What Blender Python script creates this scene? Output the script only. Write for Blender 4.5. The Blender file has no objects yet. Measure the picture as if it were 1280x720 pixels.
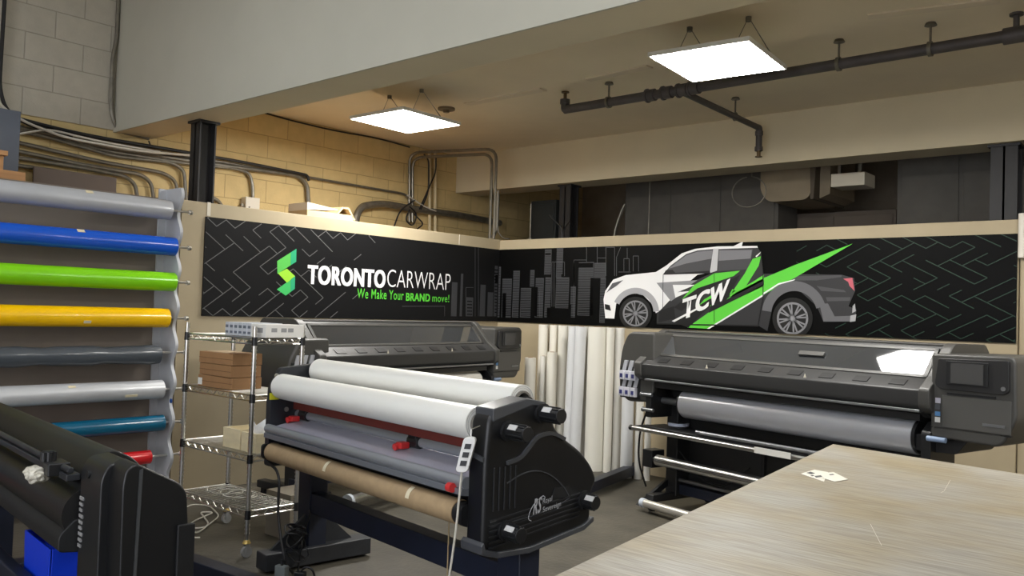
import bpy, bmesh, math, random
from mathutils import Vector, Matrix
random.seed(7)
C = bpy.context.scene.collection
PI = math.pi
# ------------------------------------------------------------------ camera
F = 1078.0
def unit(v): return Vector(v).normalized()
_dy = unit((940, 60, F)); _x = unit((1240, 10, -F))
_x = (_x - _dy*_x.dot(_dy)).normalized(); _z = _x.cross(_dy)
RM = Matrix((_x, _dy, _z))            # camera (right, down, forward) -> world
_r = RM @ unit((625-640, 297-360, F)); _t = 7.3/_r.y
CAM = Vector((-_r.x*_t, -7.3, 1.55))
def ray(u, v): return RM @ unit((u-640, v-360, F))
def on(u, v, ax, val):
    """point of the plane <axis ax> = val seen at pixel u, v"""
    r = ray(u, v); return CAM + r*((val-CAM[ax])/r[ax])
cd = bpy.data.cameras.new('camera'); cam = bpy.data.objects.new('camera', cd); C.objects.link(cam)
cd.sensor_width = 36; cd.lens = F/1280*36; cd.clip_start = .05
m = Matrix.Identity(4)
for i, ax in enumerate((RM @ Vector((1,0,0)), RM @ Vector((0,-1,0)), RM @ Vector((0,0,-1)))):
    for j in range(3): m[j][i] = ax[j]
m.translation = CAM; cam.matrix_world = m
bpy.context.scene.camera = cam
# ------------------------------------------------------------------ materials
def lin(c): c = c/255; return c/12.92 if c <= .04045 else ((c+.055)/1.055)**2.4
def rgb(c): return (lin(c[0]), lin(c[1]), lin(c[2]), 1)
MATS = {}
def mat(name, col, rough=.5, metal=0, var=.0, vscale=6, bump=0, bscale=60, emit=0, spec=.5, alpha=1, coat=0, stretch=None, trans=0):
    if name in MATS: return MATS[name]
    mt = bpy.data.materials.new(name); mt.use_nodes = True; nt = mt.node_tree; b = nt.nodes['Principled BSDF']
    b.inputs['Base Color'].default_value = rgb(col); b.inputs['Roughness'].default_value = rough
    b.inputs['Metallic'].default_value = metal; b.inputs['Specular IOR Level'].default_value = spec
    b.inputs['Alpha'].default_value = alpha; b.inputs['Coat Weight'].default_value = coat
    if trans: b.inputs['Transmission Weight'].default_value = trans
    tc = nt.nodes.new('ShaderNodeTexCoord'); src = tc.outputs['Object']
    if stretch:
        mp = nt.nodes.new('ShaderNodeMapping'); mp.inputs['Scale'].default_value = stretch
        nt.links.new(src, mp.inputs[0]); src = mp.outputs[0]
    if var:
        n = nt.nodes.new('ShaderNodeTexNoise'); n.inputs['Scale'].default_value = vscale; n.inputs['Detail'].default_value = 6
        nt.links.new(src, n.inputs['Vector'])
        mr = nt.nodes.new('ShaderNodeMapRange'); mr.inputs[1].default_value = .3; mr.inputs[2].default_value = .7
        mr.inputs[3].default_value = 1-var; mr.inputs[4].default_value = 1+var
        nt.links.new(n.outputs[0], mr.inputs[0])
        mx = nt.nodes.new('ShaderNodeVectorMath'); mx.operation = 'SCALE'; mx.inputs[0].default_value = rgb(col)[:3]
        nt.links.new(mr.outputs[0], mx.inputs['Scale']); nt.links.new(mx.outputs[0], b.inputs['Base Color'])
    if bump:
        n2 = nt.nodes.new('ShaderNodeTexNoise'); n2.inputs['Scale'].default_value = bscale; n2.inputs['Detail'].default_value = 4
        nt.links.new(src, n2.inputs['Vector'])
        bp = nt.nodes.new('ShaderNodeBump'); bp.inputs['Strength'].default_value = bump; bp.inputs['Distance'].default_value = .01
        nt.links.new(n2.outputs[0], bp.inputs['Height']); nt.links.new(bp.outputs[0], b.inputs['Normal'])
    if emit:
        b.inputs['Emission Color'].default_value = rgb(col); b.inputs['Emission Strength'].default_value = emit
    MATS[name] = mt; return mt
def block_mat(name, col, mortar):
    mt = bpy.data.materials.new(name); mt.use_nodes = True; nt = mt.node_tree; b = nt.nodes['Principled BSDF']
    tc = nt.nodes.new('ShaderNodeTexCoord'); sp = nt.nodes.new('ShaderNodeSeparateXYZ'); cb = nt.nodes.new('ShaderNodeCombineXYZ')
    nt.links.new(tc.outputs['Object'], sp.inputs[0]); nt.links.new(sp.outputs['Y'], cb.inputs['X']); nt.links.new(sp.outputs['Z'], cb.inputs['Y'])
    mp = nt.nodes.new('ShaderNodeMapping'); mp.inputs['Location'].default_value = (.10, .215, 0); nt.links.new(cb.outputs[0], mp.inputs[0])
    br = nt.nodes.new('ShaderNodeTexBrick'); nt.links.new(mp.outputs[0], br.inputs['Vector'])
    br.inputs['Color1'].default_value = rgb(col); br.inputs['Color2'].default_value = rgb([c*.97 for c in col]); br.inputs['Mortar'].default_value = rgb(mortar)
    br.inputs['Scale'].default_value = 1; br.inputs['Mortar Size'].default_value = .006; br.inputs['Mortar Smooth'].default_value = .6
    br.inputs['Brick Width'].default_value = .475; br.inputs['Row Height'].default_value = .235
    n = nt.nodes.new('ShaderNodeTexNoise'); n.inputs['Scale'].default_value = 9; n.inputs['Detail'].default_value = 8; nt.links.new(tc.outputs['Object'], n.inputs['Vector'])
    mx = nt.nodes.new('ShaderNodeMix'); mx.data_type = 'RGBA'; mx.blend_type = 'MULTIPLY'; mx.inputs[0].default_value = .25
    nt.links.new(br.outputs['Color'], mx.inputs[6]); nt.links.new(n.outputs[0], mx.inputs[7]); nt.links.new(mx.outputs[2], b.inputs['Base Color'])
    n2 = nt.nodes.new('ShaderNodeTexNoise'); n2.inputs['Scale'].default_value = 70; nt.links.new(tc.outputs['Object'], n2.inputs['Vector'])
    ma = nt.nodes.new('ShaderNodeMath'); ma.operation = 'MULTIPLY_ADD'; ma.inputs[1].default_value = -2.2
    nt.links.new(br.outputs['Fac'], ma.inputs[0]); nt.links.new(n2.outputs[0], ma.inputs[2])
    bp = nt.nodes.new('ShaderNodeBump'); bp.inputs['Strength'].default_value = .45; bp.inputs['Distance'].default_value = .006
    nt.links.new(ma.outputs[0], bp.inputs['Height']); nt.links.new(bp.outputs[0], b.inputs['Normal']); b.inputs['Roughness'].default_value = .75
    return mt
BLACK = mat('black_plastic', (25,26,28), .42, var=.08)
BLACKM = mat('black_matte', (22,23,25), .6, var=.06)
CHAR = mat('charcoal_plastic', (50,50,50), .42, var=.06, bump=.08, bscale=300)
CHARD = mat('charcoal_dark_plastic', (34,34,35), .45, var=.06)
CHARL = mat('grey_plastic', (70,69,66), .45, var=.05, bump=.06, bscale=300)
NAVY = mat('navy_steel', (26,32,48), .45, var=.15, vscale=10)
STEELD = mat('dark_steel', (48,50,54), .5, metal=.2, var=.15, vscale=12)
ALU = mat('brushed_aluminium', (190,190,188), .3, metal=1, var=.1, vscale=30, stretch=(.1,1,1))
ALUP = mat('anodised_aluminium', (150,152,155), .38, metal=.85, var=.08)
CHROME = mat('chrome_wire', (214,212,206), .3, metal=1)
WHITE = mat('white_plastic', (225,225,222), .4)
GALV = mat('galvanised_conduit', (128,124,114), .38, metal=.7, var=.2, vscale=14)
CABLEB = mat('black_cable', (24,24,26), .5)
CABLEW = mat('white_cable', (200,196,184), .5)
# ------------------------------------------------------------------ mesh helpers
class MB:
    def __init__(s): s.v = []; s.f = []
    def add(s, vs, fs):
        o = len(s.v); s.v += [Vector(v) for v in vs]; s.f += [tuple(i+o for i in f) for f in fs]; return s
    def box(s, x0, y0, z0, x1, y1, z1, M=None):
        vs = [Vector((x,y,z)) for z in (z0,z1) for y in (y0,y1) for x in (x0,x1)]
        if M: vs = [M @ v for v in vs]
        return s.add(vs, [(0,2,3,1),(4,5,7,6),(0,1,5,4),(2,6,7,3),(0,4,6,2),(1,3,7,5)])
    def prism(s, pts, ax, a0, a1, M=None):
        """profile pts extruded along axis; ax 'x': pts=(y,z), 'y': (x,z), 'z': (x,y)"""
        def mk(p, a): return {'x': Vector((a,p[0],p[1])), 'y': Vector((p[0],a,p[1])), 'z': Vector((p[0],p[1],a))}[ax]
        n = len(pts); vs = [mk(p,a0) for p in pts] + [mk(p,a1) for p in pts]
        if M: vs = [M @ v for v in vs]
        return s.add(vs, [tuple(range(n))[::-1], tuple(range(n,2*n))] + [(i,(i+1)%n,n+(i+1)%n,n+i) for i in range(n)])
    def cyl(s, p0, p1, r, n=24, r1=None, cap=True):
        p0 = Vector(p0); p1 = Vector(p1); r1 = r if r1 is None else r1
        d = (p1-p0).normalized(); a = d.orthogonal().normalized(); b = d.cross(a)
        vs = [p0 + (a*math.cos(t)+b*math.sin(t))*r for t in [2*PI*i/n for i in range(n)]]
        vs += [p1 + (a*math.cos(t)+b*math.sin(t))*r1 for t in [2*PI*i/n for i in range(n)]]
        fs = [(i,(i+1)%n,n+(i+1)%n,n+i) for i in range(n)]
        if cap: fs += [tuple(range(n))[::-1], tuple(range(n,2*n))]
        return s.add(vs, fs)
    def pipe(s, p0, p1, ro, ri, n=28):
        """hollow cylinder"""
        p0 = Vector(p0); p1 = Vector(p1); d = (p1-p0).normalized(); a = d.orthogonal().normalized(); b = d.cross(a); vs = []
        for p, r in ((p0,ro),(p1,ro),(p1,ri),(p0,ri)):
            vs += [p + (a*math.cos(2*PI*i/n)+b*math.sin(2*PI*i/n))*r for i in range(n)]
        return s.add(vs, [(k*n+i, k*n+(i+1)%n, ((k+1)%4)*n+(i+1)%n, ((k+1)%4)*n+i) for k in range(4) for i in range(n)])
    def tube(s, pts, r, n=10, bend=.0, seg=6):
        pts = [Vector(p) for p in pts]
        if bend:
            out = [pts[0]]
            for i in range(1, len(pts)-1):
                a, b, c = pts[i-1], pts[i], pts[i+1]; l = min(bend, (a-b).length*.48, (c-b).length*.48)
                q0 = b+(a-b).normalized()*l; q1 = b+(c-b).normalized()*l
                out += [q0.lerp(b,t).lerp(b.lerp(q1,t),t) for t in [k/seg for k in range(seg+1)]]
            pts = out+[pts[-1]]
        o = len(s.v); N = len(pts); nrm = None
        for i, p in enumerate(pts):
            d = (pts[min(i+1,N-1)]-pts[max(i-1,0)]).normalized()
            nrm = d.orthogonal().normalized() if nrm is None else (nrm-d*nrm.dot(d)).normalized()
            b = d.cross(nrm)
            s.v += [p+(nrm*math.cos(2*PI*k/n)+b*math.sin(2*PI*k/n))*r for k in range(n)]
        for i in range(N-1):
            s.f += [(o+i*n+k, o+i*n+(k+1)%n, o+(i+1)*n+(k+1)%n, o+(i+1)*n+k) for k in range(n)]
        s.f += [tuple(o+k for k in range(n))[::-1], tuple(o+(N-1)*n+k for k in range(n))]
        return s
    def build(s, name, m, parent=None, bevel=0, ang=35, seg=2):
        me = bpy.data.meshes.new(name); me.from_pydata([tuple(v) for v in s.v], [], s.f)
        bm = bmesh.new(); bm.from_mesh(me); bmesh.ops.recalc_face_normals(bm, faces=bm.faces); bm.to_mesh(me); bm.free()
        me.shade_smooth(); me.set_sharp_from_angle(angle=math.radians(ang))
        o = bpy.data.objects.new(name, me); C.objects.link(o)
        if m: me.materials.append(m)
        if parent: o.parent = parent
        if bevel:
            b = o.modifiers.new('bevel', 'BEVEL'); b.width = bevel; b.segments = seg; b.limit_method = 'ANGLE'; b.angle_limit = math.radians(40); b.harden_normals = True
        return o
def rnd(pts, r, n=6):
    """fillet the corners of a 2D polygon; r a number or a list"""
    out = []; N = len(pts)
    for i in range(N):
        a, b, c = Vector(pts[i-1]), Vector(pts[i]), Vector(pts[(i+1)%N]); rr = r[i] if isinstance(r, (list,tuple)) else r
        if rr <= 0: out.append(tuple(b)); continue
        l = min(rr, (a-b).length*.45, (c-b).length*.45); q0 = b+(a-b).normalized()*l; q1 = b+(c-b).normalized()*l
        for k in range(n+1):
            t = k/n; out.append(tuple(q0.lerp(b,t).lerp(b.lerp(q1,t),t)))
    return out
def tag(o, label=None, cat=None, group=None, kind=None):
    if label: o['label'] = label
    if cat: o['category'] = cat
    if group: o['group'] = group
    if kind: o['kind'] = kind
    return o
def thing(name, label, cat, loc=(0,0,0), rz=0, group=None):
    o = bpy.data.objects.new(name, None); C.objects.link(o); o.location = loc; o.rotation_euler = (0,0,rz); o.empty_display_size = .1
    return tag(o, label, cat, group)
def struct(o): o['kind'] = 'structure'; return o
def vp_dir(x):
    v = RM @ Vector((x-640, 350+.0321*(x+600)-360, F)); v.z = 0; return v.normalized()
# =================================================================== ROOM
ZB, ZC, XW = 3.06, 3.545, -1.3
M_YEL = block_mat('yellow_block_paint', (222,197,140), (186,162,112))
M_GRYB = block_mat('grey_block_paint', (196,190,174), (168,162,148))
M_CEIL = mat('ceiling_paint', (232,220,196), .8, var=.05, vscale=1.5)
M_BEIGE = mat('beam_beige_paint', (214,202,172), .75, var=.04, vscale=2)
M_GREY = mat('beam_grey_paint', (184,182,168), .8, var=.04, vscale=2)
M_FLOOR = mat('worn_concrete', (76,72,62), .5, var=.3, vscale=4, bump=.3, bscale=30)
M_DARKW = mat('dark_back_wall', (150,138,120), .8, var=.1)
M_SIDE = mat('plain_wall_paint', (188,182,170), .8, var=.03)
struct(MB().box(-3,-12,-.1, 11,3.6,0).build('floor', M_FLOOR))
struct(MB().box(-3,-3.83,ZC, 11,3.6,ZC+.1).build('ceiling', M_CEIL))
struct(MB().box(-3,-12,5.2, 11,-3.7,5.3).build('ceiling', M_CEIL))
struct(MB().box(XW-.2,-12,0, XW,-3.8,3.08).box(XW-.2,-3.8,0, XW,3.4,ZC).build('wall_left', M_YEL))
struct(MB().box(XW-.2,-12,3.08, XW+.006,-3.8,5.2).build('wall_left', M_GRYB))
struct(MB().box(XW-.2,3.3,0, 11,3.5,ZC).build('wall_back', M_DARKW))
struct(MB().box(10.3,-12,0, 10.5,3.3,5.2).build('wall_right', M_SIDE))
struct(MB().box(XW-.2,-12,0, 3.2,-11.8,5.2).box(3.2,-12,3.6, 9.2,-11.8,5.2).box(9.2,-12,0, 10.5,-11.8,5.2).build('wall_front', M_SIDE))  # doorway gap added behind the camera to let sky light in
struct(MB().box(3.1,-11.82,0, 3.22,-11.76,3.7).box(9.18,-11.82,0, 9.3,-11.76,3.7).box(3.22,-11.82,3.58, 9.18,-11.76,3.7).build('door_added_1', STEELD))  # frame of the added, unseen doorway
bx0 = XW-.05
b1 = MB().box(bx0,-3.83,ZB, 10.4,-3.49,ZC+.02).build('ceiling_beam', M_BEIGE)
tag(b1, 'deep painted beam crossing overhead nearest the camera, resting on the black post', 'beam')
MB().box(bx0,-3.845,ZB, 10.4,-3.83,5.22).build('grey_face', M_GREY, b1)
b2 = MB().box(bx0,.56,ZB, 10.4,.95,ZC+.02).build('ceiling_beam', M_BEIGE)
tag(b2, 'beige painted beam beyond the ceiling lights, above the back banner', 'beam')
b3 = MB().box(2.0,-3.6,0, 2.1,-3.5,.1)
# partitions the banners hang on
M_PART = mat('partition_paint', (174,160,132), .7, var=.05, vscale=3)
M_PARTD = mat('partition_taupe', (118,108,98), .7, var=.08, vscale=3)  # darker tone for the board behind the vinyl rolls
struct(MB().box(-.04,-3.84,0, 0,.04,2.37).build('wall_partition_left', M_PART, bevel=.004))
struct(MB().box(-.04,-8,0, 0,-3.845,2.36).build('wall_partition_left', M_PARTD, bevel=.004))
struct(MB().box(.0,0,0, 5.20,.04,2.36).build('wall_partition_back', M_PART, bevel=.004))
struct(MB().box(5.205,.02,0, 7.5,.06,2.33).build('wall_partition_back', M_PART, bevel=.004))
# thin seam strips on the partition
def seam(a, b, w=.02):
    s = MB(); s.box(min(a[0],b[0])-.001, min(a[1],b[1]), a[2], max(a[0],b[0])+.004, max(a[1],b[1])+w, b[2]); return s
struct(seam((0,-3.62,2.262),(0,-3.62,2.375),.03).build('trim_1', mat('pale_filler', (214,206,190), .7)))
struct(seam((0,-.66,2.262),(0,-.66,2.372),.006).build('trim_2', MATS['pale_filler']))
# storage deck behind the partitions
struct(MB().box(XW+.002,-8,2.30, -.045,.5,2.33).box(-.6,-8,0,-.5,-7.9,2.30).box(-.6,-4.6,0,-.5,-4.5,2.30).box(-.6,.3,0,-.5,.4,2.30).build('trim_3', mat('deck_plywood', (150,120,84), .8, var=.1)))
# posts
def post(x, y, w, label):
    t = MB()
    z0, z1 = 0, ZB
    # H section
    t.box(x-w/2,y-w/2,z0, x+w/2,y-w/2+.014,z1).box(x-w/2,y+w/2-.014,z0, x+w/2,y+w/2,z1).box(x-.008,y-w/2,z0, x+.008,y+w/2,z1)
    t.box(x-w/2-.02,y-w/2-.02,z1-.02, x+w/2+.02,y+w/2+.02,z1).box(x-w/2-.03,y-w/2-.03,0, x+w/2+.03,y+w/2+.03,.02)
    o = t.build('steel_post', mat('black_steel_paint', (38,37,38), .5, var=.15)); return tag(o, label, 'post')
p = on(251,252,0,-.14)
post(-.14, p.y, .15, 'black steel post behind the left partition, holding up the near beam')
post(.40, .75, .16, 'dark steel post behind the partitions, just right of the room corner')
post(4.96, .75, .2, 'dark steel post behind the partition at the far right of the back banner')
# =================================================================== BANNERS
def clip_poly(pts, box):
    x0,y0,x1,y1 = box
    for axis, val, sgn in ((0,x0,1),(0,x1,-1),(1,y0,1),(1,y1,-1)):
        out = []
        for i in range(len(pts)):
            a, b = pts[i-1], pts[i]; ia = (a[axis]-val)*sgn >= 0; ib = (b[axis]-val)*sgn >= 0
            if ia != ib:
                t = (val-a[axis])/(b[axis]-a[axis]); out.append((a[0]+t*(b[0]-a[0]), a[1]+t*(b[1]-a[1])))
            if ib: out.append(b)
        pts = out
        if not pts: return []
    return pts
class Sheet:
    """print layers on a vertical banner: 2D (w, z) -> world"""
    def __init__(s, side, box): s.side = side; s.box = box
    def to(s, w, z, d): return Vector((d, w, z)) if s.side == 'L' else Vector((w, -d, z))
    def px(s, u, v, d=.012):
        p = on(u, v, 0, d) if s.side == 'L' else on(u, v, 1, -d)
        return (p.y, p.z) if s.side == 'L' else (p.x, p.z)
    def polys(s, name, m, parent, polys, layer, th=.0006):
        mb = MB(); d0 = .012+layer*.0007; d1 = d0+th
        for pl in polys:
            pl = clip_poly(pl, s.box)
            if len(pl) < 3: continue
            n = len(pl)
            mb.add([s.to(x,z,d0) for x,z in pl]+[s.to(x,z,d1) for x,z in pl], [tuple(range(n)),tuple(range(n,2*n))[::-1]]+[(i,(i+1)%n,n+(i+1)%n,n+i) for i in range(n)])
        return mb.build(name, m, parent)
def seg_poly(a, b, w):
    a = Vector(a); b = Vector(b); n = Vector((-(b-a).y,(b-a).x)).normalized()*w/2; return [tuple(a+n),tuple(b+n),tuple(b-n),tuple(a-n)]
def disc(c, rx, ry, n=40): return [(c[0]+rx*math.cos(2*PI*i/n), c[1]+ry*math.sin(2*PI*i/n)) for i in range(n)]
def ring_polys(c, rx, ry, k, a0=0, a1=2*PI, n=40):
    out = []
    for i in range(n):
        t0 = a0+(a1-a0)*i/n; t1 = a0+(a1-a0)*(i+1)/n
        out.append([(c[0]+rx*math.cos(t0),c[1]+ry*math.sin(t0)),(c[0]+rx*math.cos(t1),c[1]+ry*math.sin(t1)),(c[0]+rx*k*math.cos(t1),c[1]+ry*k*math.sin(t1)),(c[0]+rx*k*math.cos(t0),c[1]+ry*k*math.sin(t0))])
    return out
def text_mesh(txt, bold=0, shear=0):
    bm_ = bmesh.new(); me0 = _text_mesh(txt, min(bold,.008), shear)
    k = max(0, int(bold/.009))
    for i, ys_ in [(i, y_) for i in range(k+1) for y_ in ((0, -.028) if k > 2 else (0,))]:
        o_ = len(bm_.verts); bm_.from_mesh(me0); bm_.verts.ensure_lookup_table()
        for v in bm_.verts[o_:]: v.co.x += i*.016; v.co.y += ys_; v.co.z = i*.0004+(.0002 if ys_ else 0)
    me = bpy.data.meshes.new('lettering'); bm_.to_mesh(me); bm_.free()
    xs = [v.co.x for v in me.vertices]; ys = [v.co.y for v in me.vertices]; x0,x1,y0,y1 = min(xs),max(xs),min(ys),max(ys)
    for v in me.vertices: v.co.x = (v.co.x-x0)/(x1-x0); v.co.y = (v.co.y-y0)/(y1-y0)
    return me
def _text_mesh(txt, bold=0, shear=0):
    cu = bpy.data.curves.new('lettering', 'FONT'); cu.body = txt; cu.offset = bold; cu.extrude = 0; cu.shear = shear; cu.resolution_u = 6; cu.space_character = 1.09 if bold > .004 else 1
    o = bpy.data.objects.new('lettering', cu); C.objects.link(o)
    dg = bpy.context.evaluated_depsgraph_get(); dg.update()
    me = bpy.data.meshes.new_from_object(o.evaluated_get(dg)); bpy.data.objects.remove(o); bpy.data.curves.remove(cu)
    return me
def lettering(name, txt, m, parent, O, EX, EY, bold=0, shear=0):
    """text filling the parallelogram O, O+EX, O+EY"""
    me = text_mesh(txt, bold, shear); O = Vector(O); EX = Vector(EX); EY = Vector(EY); NN = EX.cross(EY).normalized()
    for v in me.vertices: v.co = O+EX*v.co.x+EY*v.co.y+NN*v.co.z
    me.materials.clear(); me.materials.append(m); me.name = name
    o = bpy.data.objects.new(name, me); C.objects.link(o)
    if parent: o.parent = parent
    return o
def herring(box, O, ax, bx, keep, wd, fade=None):
    edges = {}
    def cell_edges(cells):
        e = set()
        for (i,j) in cells:
            for s_ in (((i,j),(i+1,j)),((i+1,j),(i+1,j+1)),((i,j+1),(i+1,j+1)),((i,j),(i,j+1))):
                e ^= {s_}
        return e
    rr = random.Random(11); out = []
    E = set()
    for a in range(-60,60):
        for b in range(-14,14):
            i, j = a+3*b, a-3*b
            E |= cell_edges([(i,j),(i+1,j),(i+2,j)]); E |= cell_edges([(i+3,j-2),(i+3,j-1),(i+3,j)])
    for (p, q) in sorted(E):
        P = (O[0]+p[0]*ax[0]+p[1]*bx[0], O[1]+p[0]*ax[1]+p[1]*bx[1]); Q = (O[0]+q[0]*ax[0]+q[1]*bx[0], O[1]+q[0]*ax[1]+q[1]*bx[1])
        k = rr.random()
        if max(P[0],Q[0]) < box[0] or min(P[0],Q[0]) > box[2] or max(P[1],Q[1]) < box[1] or min(P[1],Q[1]) > box[3]: continue
        kk = keep if fade is None else keep*fade((P[0]+Q[0])/2)
        if k < kk: out.append(seg_poly(P,Q,wd))
    return out
M_BAN = mat('banner_black_print', (21,21,22), .5, spec=.18)
M_BAN2 = mat('banner_deep_black_print', (4,4,4), .5, spec=.12)
# ---- left banner
ZB0, ZB1 = 1.436, 2.253
LB = Sheet('L', (-3.63, ZB0, -.035, ZB1))
lb = MB().box(.0,-3.635,ZB0, .012,-.006,ZB1).build('banner', M_BAN)
tag(lb, 'black banner on the left partition with white TORONTOCARWRAP lettering and green logo', 'banner')
M_LINE = mat('banner_grey_line', (98,98,98), .5)
def fadeL(x): return max(0, min(1, (-1.75-x)/1.0))
LB.polys('printed_pattern', M_LINE, lb, herring((-3.63,ZB0,-1.9,ZB1), (-3.62,1.5), (.085,.062), (.085,-.062), .72, .0065, fadeL), 1)
def LP(cx, cy): return LB.px(330+cx/7.2, 300+cy/7.2)
LB.polys('logo_mark', mat('logo_green', (92,196,84), .5), lb, [[LP(118,190),LP(290,80),LP(288,195),LP(120,305)]], 2)
LB.polys('logo_mark', mat('logo_lime', (160,220,56), .5), lb, [[LP(125,300),LP(205,258),LP(278,325),LP(205,385)]], 3)
LB.polys('logo_mark', mat('logo_teal', (64,190,100), .5), lb, [[LP(115,445),LP(205,380),LP(278,325),LP(275,440),LP(195,500)]], 2)
LB.polys('logo_mark', mat('logo_shadow_green', (40,170,120), .5), lb, [[LP(240,112),LP(290,80),LP(288,195),LP(240,226)],[LP(240,352),LP(278,325),LP(275,440),LP(240,465)]], 4)
M_LW = mat('print_white', (236,236,236), .5); M_LG = mat('print_green', (92,205,60), .5)
def LT(name, txt, m, u0, v0, u1, v1, h, bold):
    a = LB.px(u0, v0); b = LB.px(u1, v1); zc = (a[1]+b[1])/2
    lettering(name, txt, m, lb, (.0158,a[0],zc), (0,b[0]-a[0],0), (0,0,h), bold)
hL = .178
LT('lettering', 'TORONTO', M_LW, 383.5,356, 481,359.5, hL, .046)
LT('lettering', 'CARWRAP', M_LW, 483.5,359.5, 562.5,362, hL*.98, -.012)
LT('tagline', 'We Make Your', M_LG, 446,373, 504,375, .095, .008)
LT('tagline', 'BRAND', M_LG, 507,376, 537,377, .08, .035)
LT('tagline', 'move!', M_LG, 540,377, 561,378, .08, .005)
M_SKY = mat('skyline_grey_print', (58,59,62), .5); M_SKYD = mat('skyline_line_print', (78,79,82), .5)
def sky(sheet, parent, f, rects, dark, lines):
    def R(r): a = f(r[0],r[3]); b = f(r[2],r[1]); return [(a[0],a[1]),(b[0],a[1]),(b[0],b[1]),(a[0],b[1])]
    sheet.polys('skyline', M_SKY, parent, [R(r) for r in rects], 1)
    st = []
    for r in rects:
        w = r[2]-r[0]; y = r[1]+14
        if w >= 30:
            while y < r[3]-6: st.append(R((r[0]+5,y,r[2]-5,y+3))); y += 13
    sheet.polys('skyline_windows', M_BAN2, parent, st+[R(r) for r in dark], 2)
    ln = []
    for x0,y0,x1,y1 in lines:
        a = f(x0,y0); b = f(x1,y1); ln.append(seg_poly(a,b,.005))
    sheet.polys('skyline_outline', M_SKYD, parent, ln, 3)
fL = lambda x, y: LB.px(240+x/3.2, 250+y/3.2)
sky(LB, lb, fL, [(1070,295,1085,465),(1035,330,1062,465),(1150,340,1175,465),(1180,370,1205,465),(1205,265,1235,465),(1240,320,1290,465),(1095,390,1125,465)], [(1212,300,1228,330)],
    [(1132,190,1132,465),(1145,190,1145,465),(840,425,1010,425),(1010,425,1010,465),(1095,350,1125,350),(1095,350,1095,465)])
# ---- back banner
BB = Sheet('B', (.012, ZB0, 5.19, ZB1))
bb = MB().box(.012,-.012,ZB0, 5.192,0,ZB1).build('banner', M_BAN2)
tag(bb, 'long black banner on the back partition printed with a pickup truck and city skyline', 'banner')
fB = lambda x, y: BB.px(620+x/6, 290+y/6)
sky(BB, bb, fB, [(6,260,38,640),(40,350,120,640),(120,290,180,640),(180,420,265,640),(290,345,360,640),(362,130,418,320),(362,340,415,640),(450,120,505,340),(445,340,550,570),(555,410,600,640),(610,225,735,625),(735,230,825,345),(775,345,825,680),(255,285,290,410)],
    [(45,460,78,640),(265,415,315,630),(370,160,412,172),(380,572,530,660),(620,232,730,268),(700,345,772,670),(600,630,690,670),(490,318,545,338),(540,545,565,660)],
    [(8,120,8,640),(418,225,515,225),(515,225,515,330),(585,210,680,210),(585,210,585,400),(680,110,680,225),(760,110,760,240),(825,110,825,330),(765,195,825,195),(830,115,890,115),(890,115,890,330),(905,190,905,330),(905,190,935,115),(920,300,1010,300),(960,200,960,295),(960,200,1000,200),(1000,200,1000,295),(1030,180,1030,295),(1030,180,1070,180),(1070,180,1070,295),(330,450,330,640),(345,450,345,640),(585,230,585,640),(985,120,985,200),(420,230,420,560),(436,230,436,560)])
M_GL = mat('banner_dark_green_line', (8,46,30), .5)
def fadeR(x): return max(0,min(1,(x-3.5)/.5))
BB.polys('printed_pattern', M_GL, bb, herring((3.4,ZB0,5.19,ZB1), (3.5,1.5), (.088,.047), (.088,-.047), .74, .0065, fadeR), 1)
# grey glow area of the print behind the truck's tail is left to the banner's sheen
# truck print
def T(cx, cy): return BB.px(740+cx/3.5556, 290+cy/3.5556)
def TP(*pts): return [T(*p) for p in pts]
M = lambda n, c: mat('print_'+n, c, .45)
trk = BB.polys('truck_print', M('truck_dark', (46,46,48)), bb, [TP((290,330),(450,220),(540,180),(560,66),(735,66),(750,90),(762,185),(1110,190),(1165,205),(1170,262),(1140,330),(1176,345),(1170,398),(1030,400),(1000,330),(900,240),(810,300),(780,440),(740,416),(288,408))], 4)
BB.polys('truck_bed_print', M('bed_grey', (74,74,76)), trk, [TP((760,200),(1110,192),(1110,200),(1000,215),(880,215),(770,235)), TP((1000,240),(1120,258),(1130,268),(1020,262)), TP((1040,290),(1150,290),(1146,306),(1046,308))], 5)
BB.polys('white_body_print', M('white', (222,222,224)), trk, [TP((52,300),(60,262),(95,212),(150,192),(285,178),(330,150),(400,95),(460,75),(560,64),(735,62),(738,70),(560,76),(540,80),(530,180),(470,190),(440,215),(400,250),(340,310),(300,352),(285,360),(270,322),(230,282),(180,268),(135,280),(108,320),(100,385),(60,383))], 5)
BB.polys('aerial_fin_print', M('white', (222,222,224)), trk, [TP((628,64),(672,42),(666,64))], 5)
BB.polys('grey_arrow_print', M('mid_grey', (140,140,143)), trk, [TP((288,226),(470,214),(430,240),(372,244),(405,270),(352,308))], 6)
BB.polys('white_arrow_print', M('white', (222,222,224)), trk, [TP((360,235),(460,235),(380,268),(440,262),(372,292))], 7)
BB.polys('dark_slash_print', M('near_black', (20,20,21)), trk, [TP((365,335),(560,180),(640,172),(560,232),(470,290),(400,352)), TP((300,350),(365,330),(372,385),(296,402))], 7)
BB.polys('window_print', M('window_grey', (70,70,73)), trk, [TP((318,186),(350,150),(420,98),(470,82),(540,76),(526,178)), TP((564,77),(716,76),(700,165),(560,174))], 7)
BB.polys('window_glare_print', M('window_light', (122,122,126)), trk, [TP((340,164),(420,104),(470,88),(538,82),(534,118),(420,140)), TP((566,82),(712,80),(706,118),(564,128))], 8)
BB.polys('window_glare_print', M('near_black', (20,20,21)), trk, [TP((318,190),(330,170),(360,168),(372,182),(526,172),(528,184))], 9)
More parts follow.
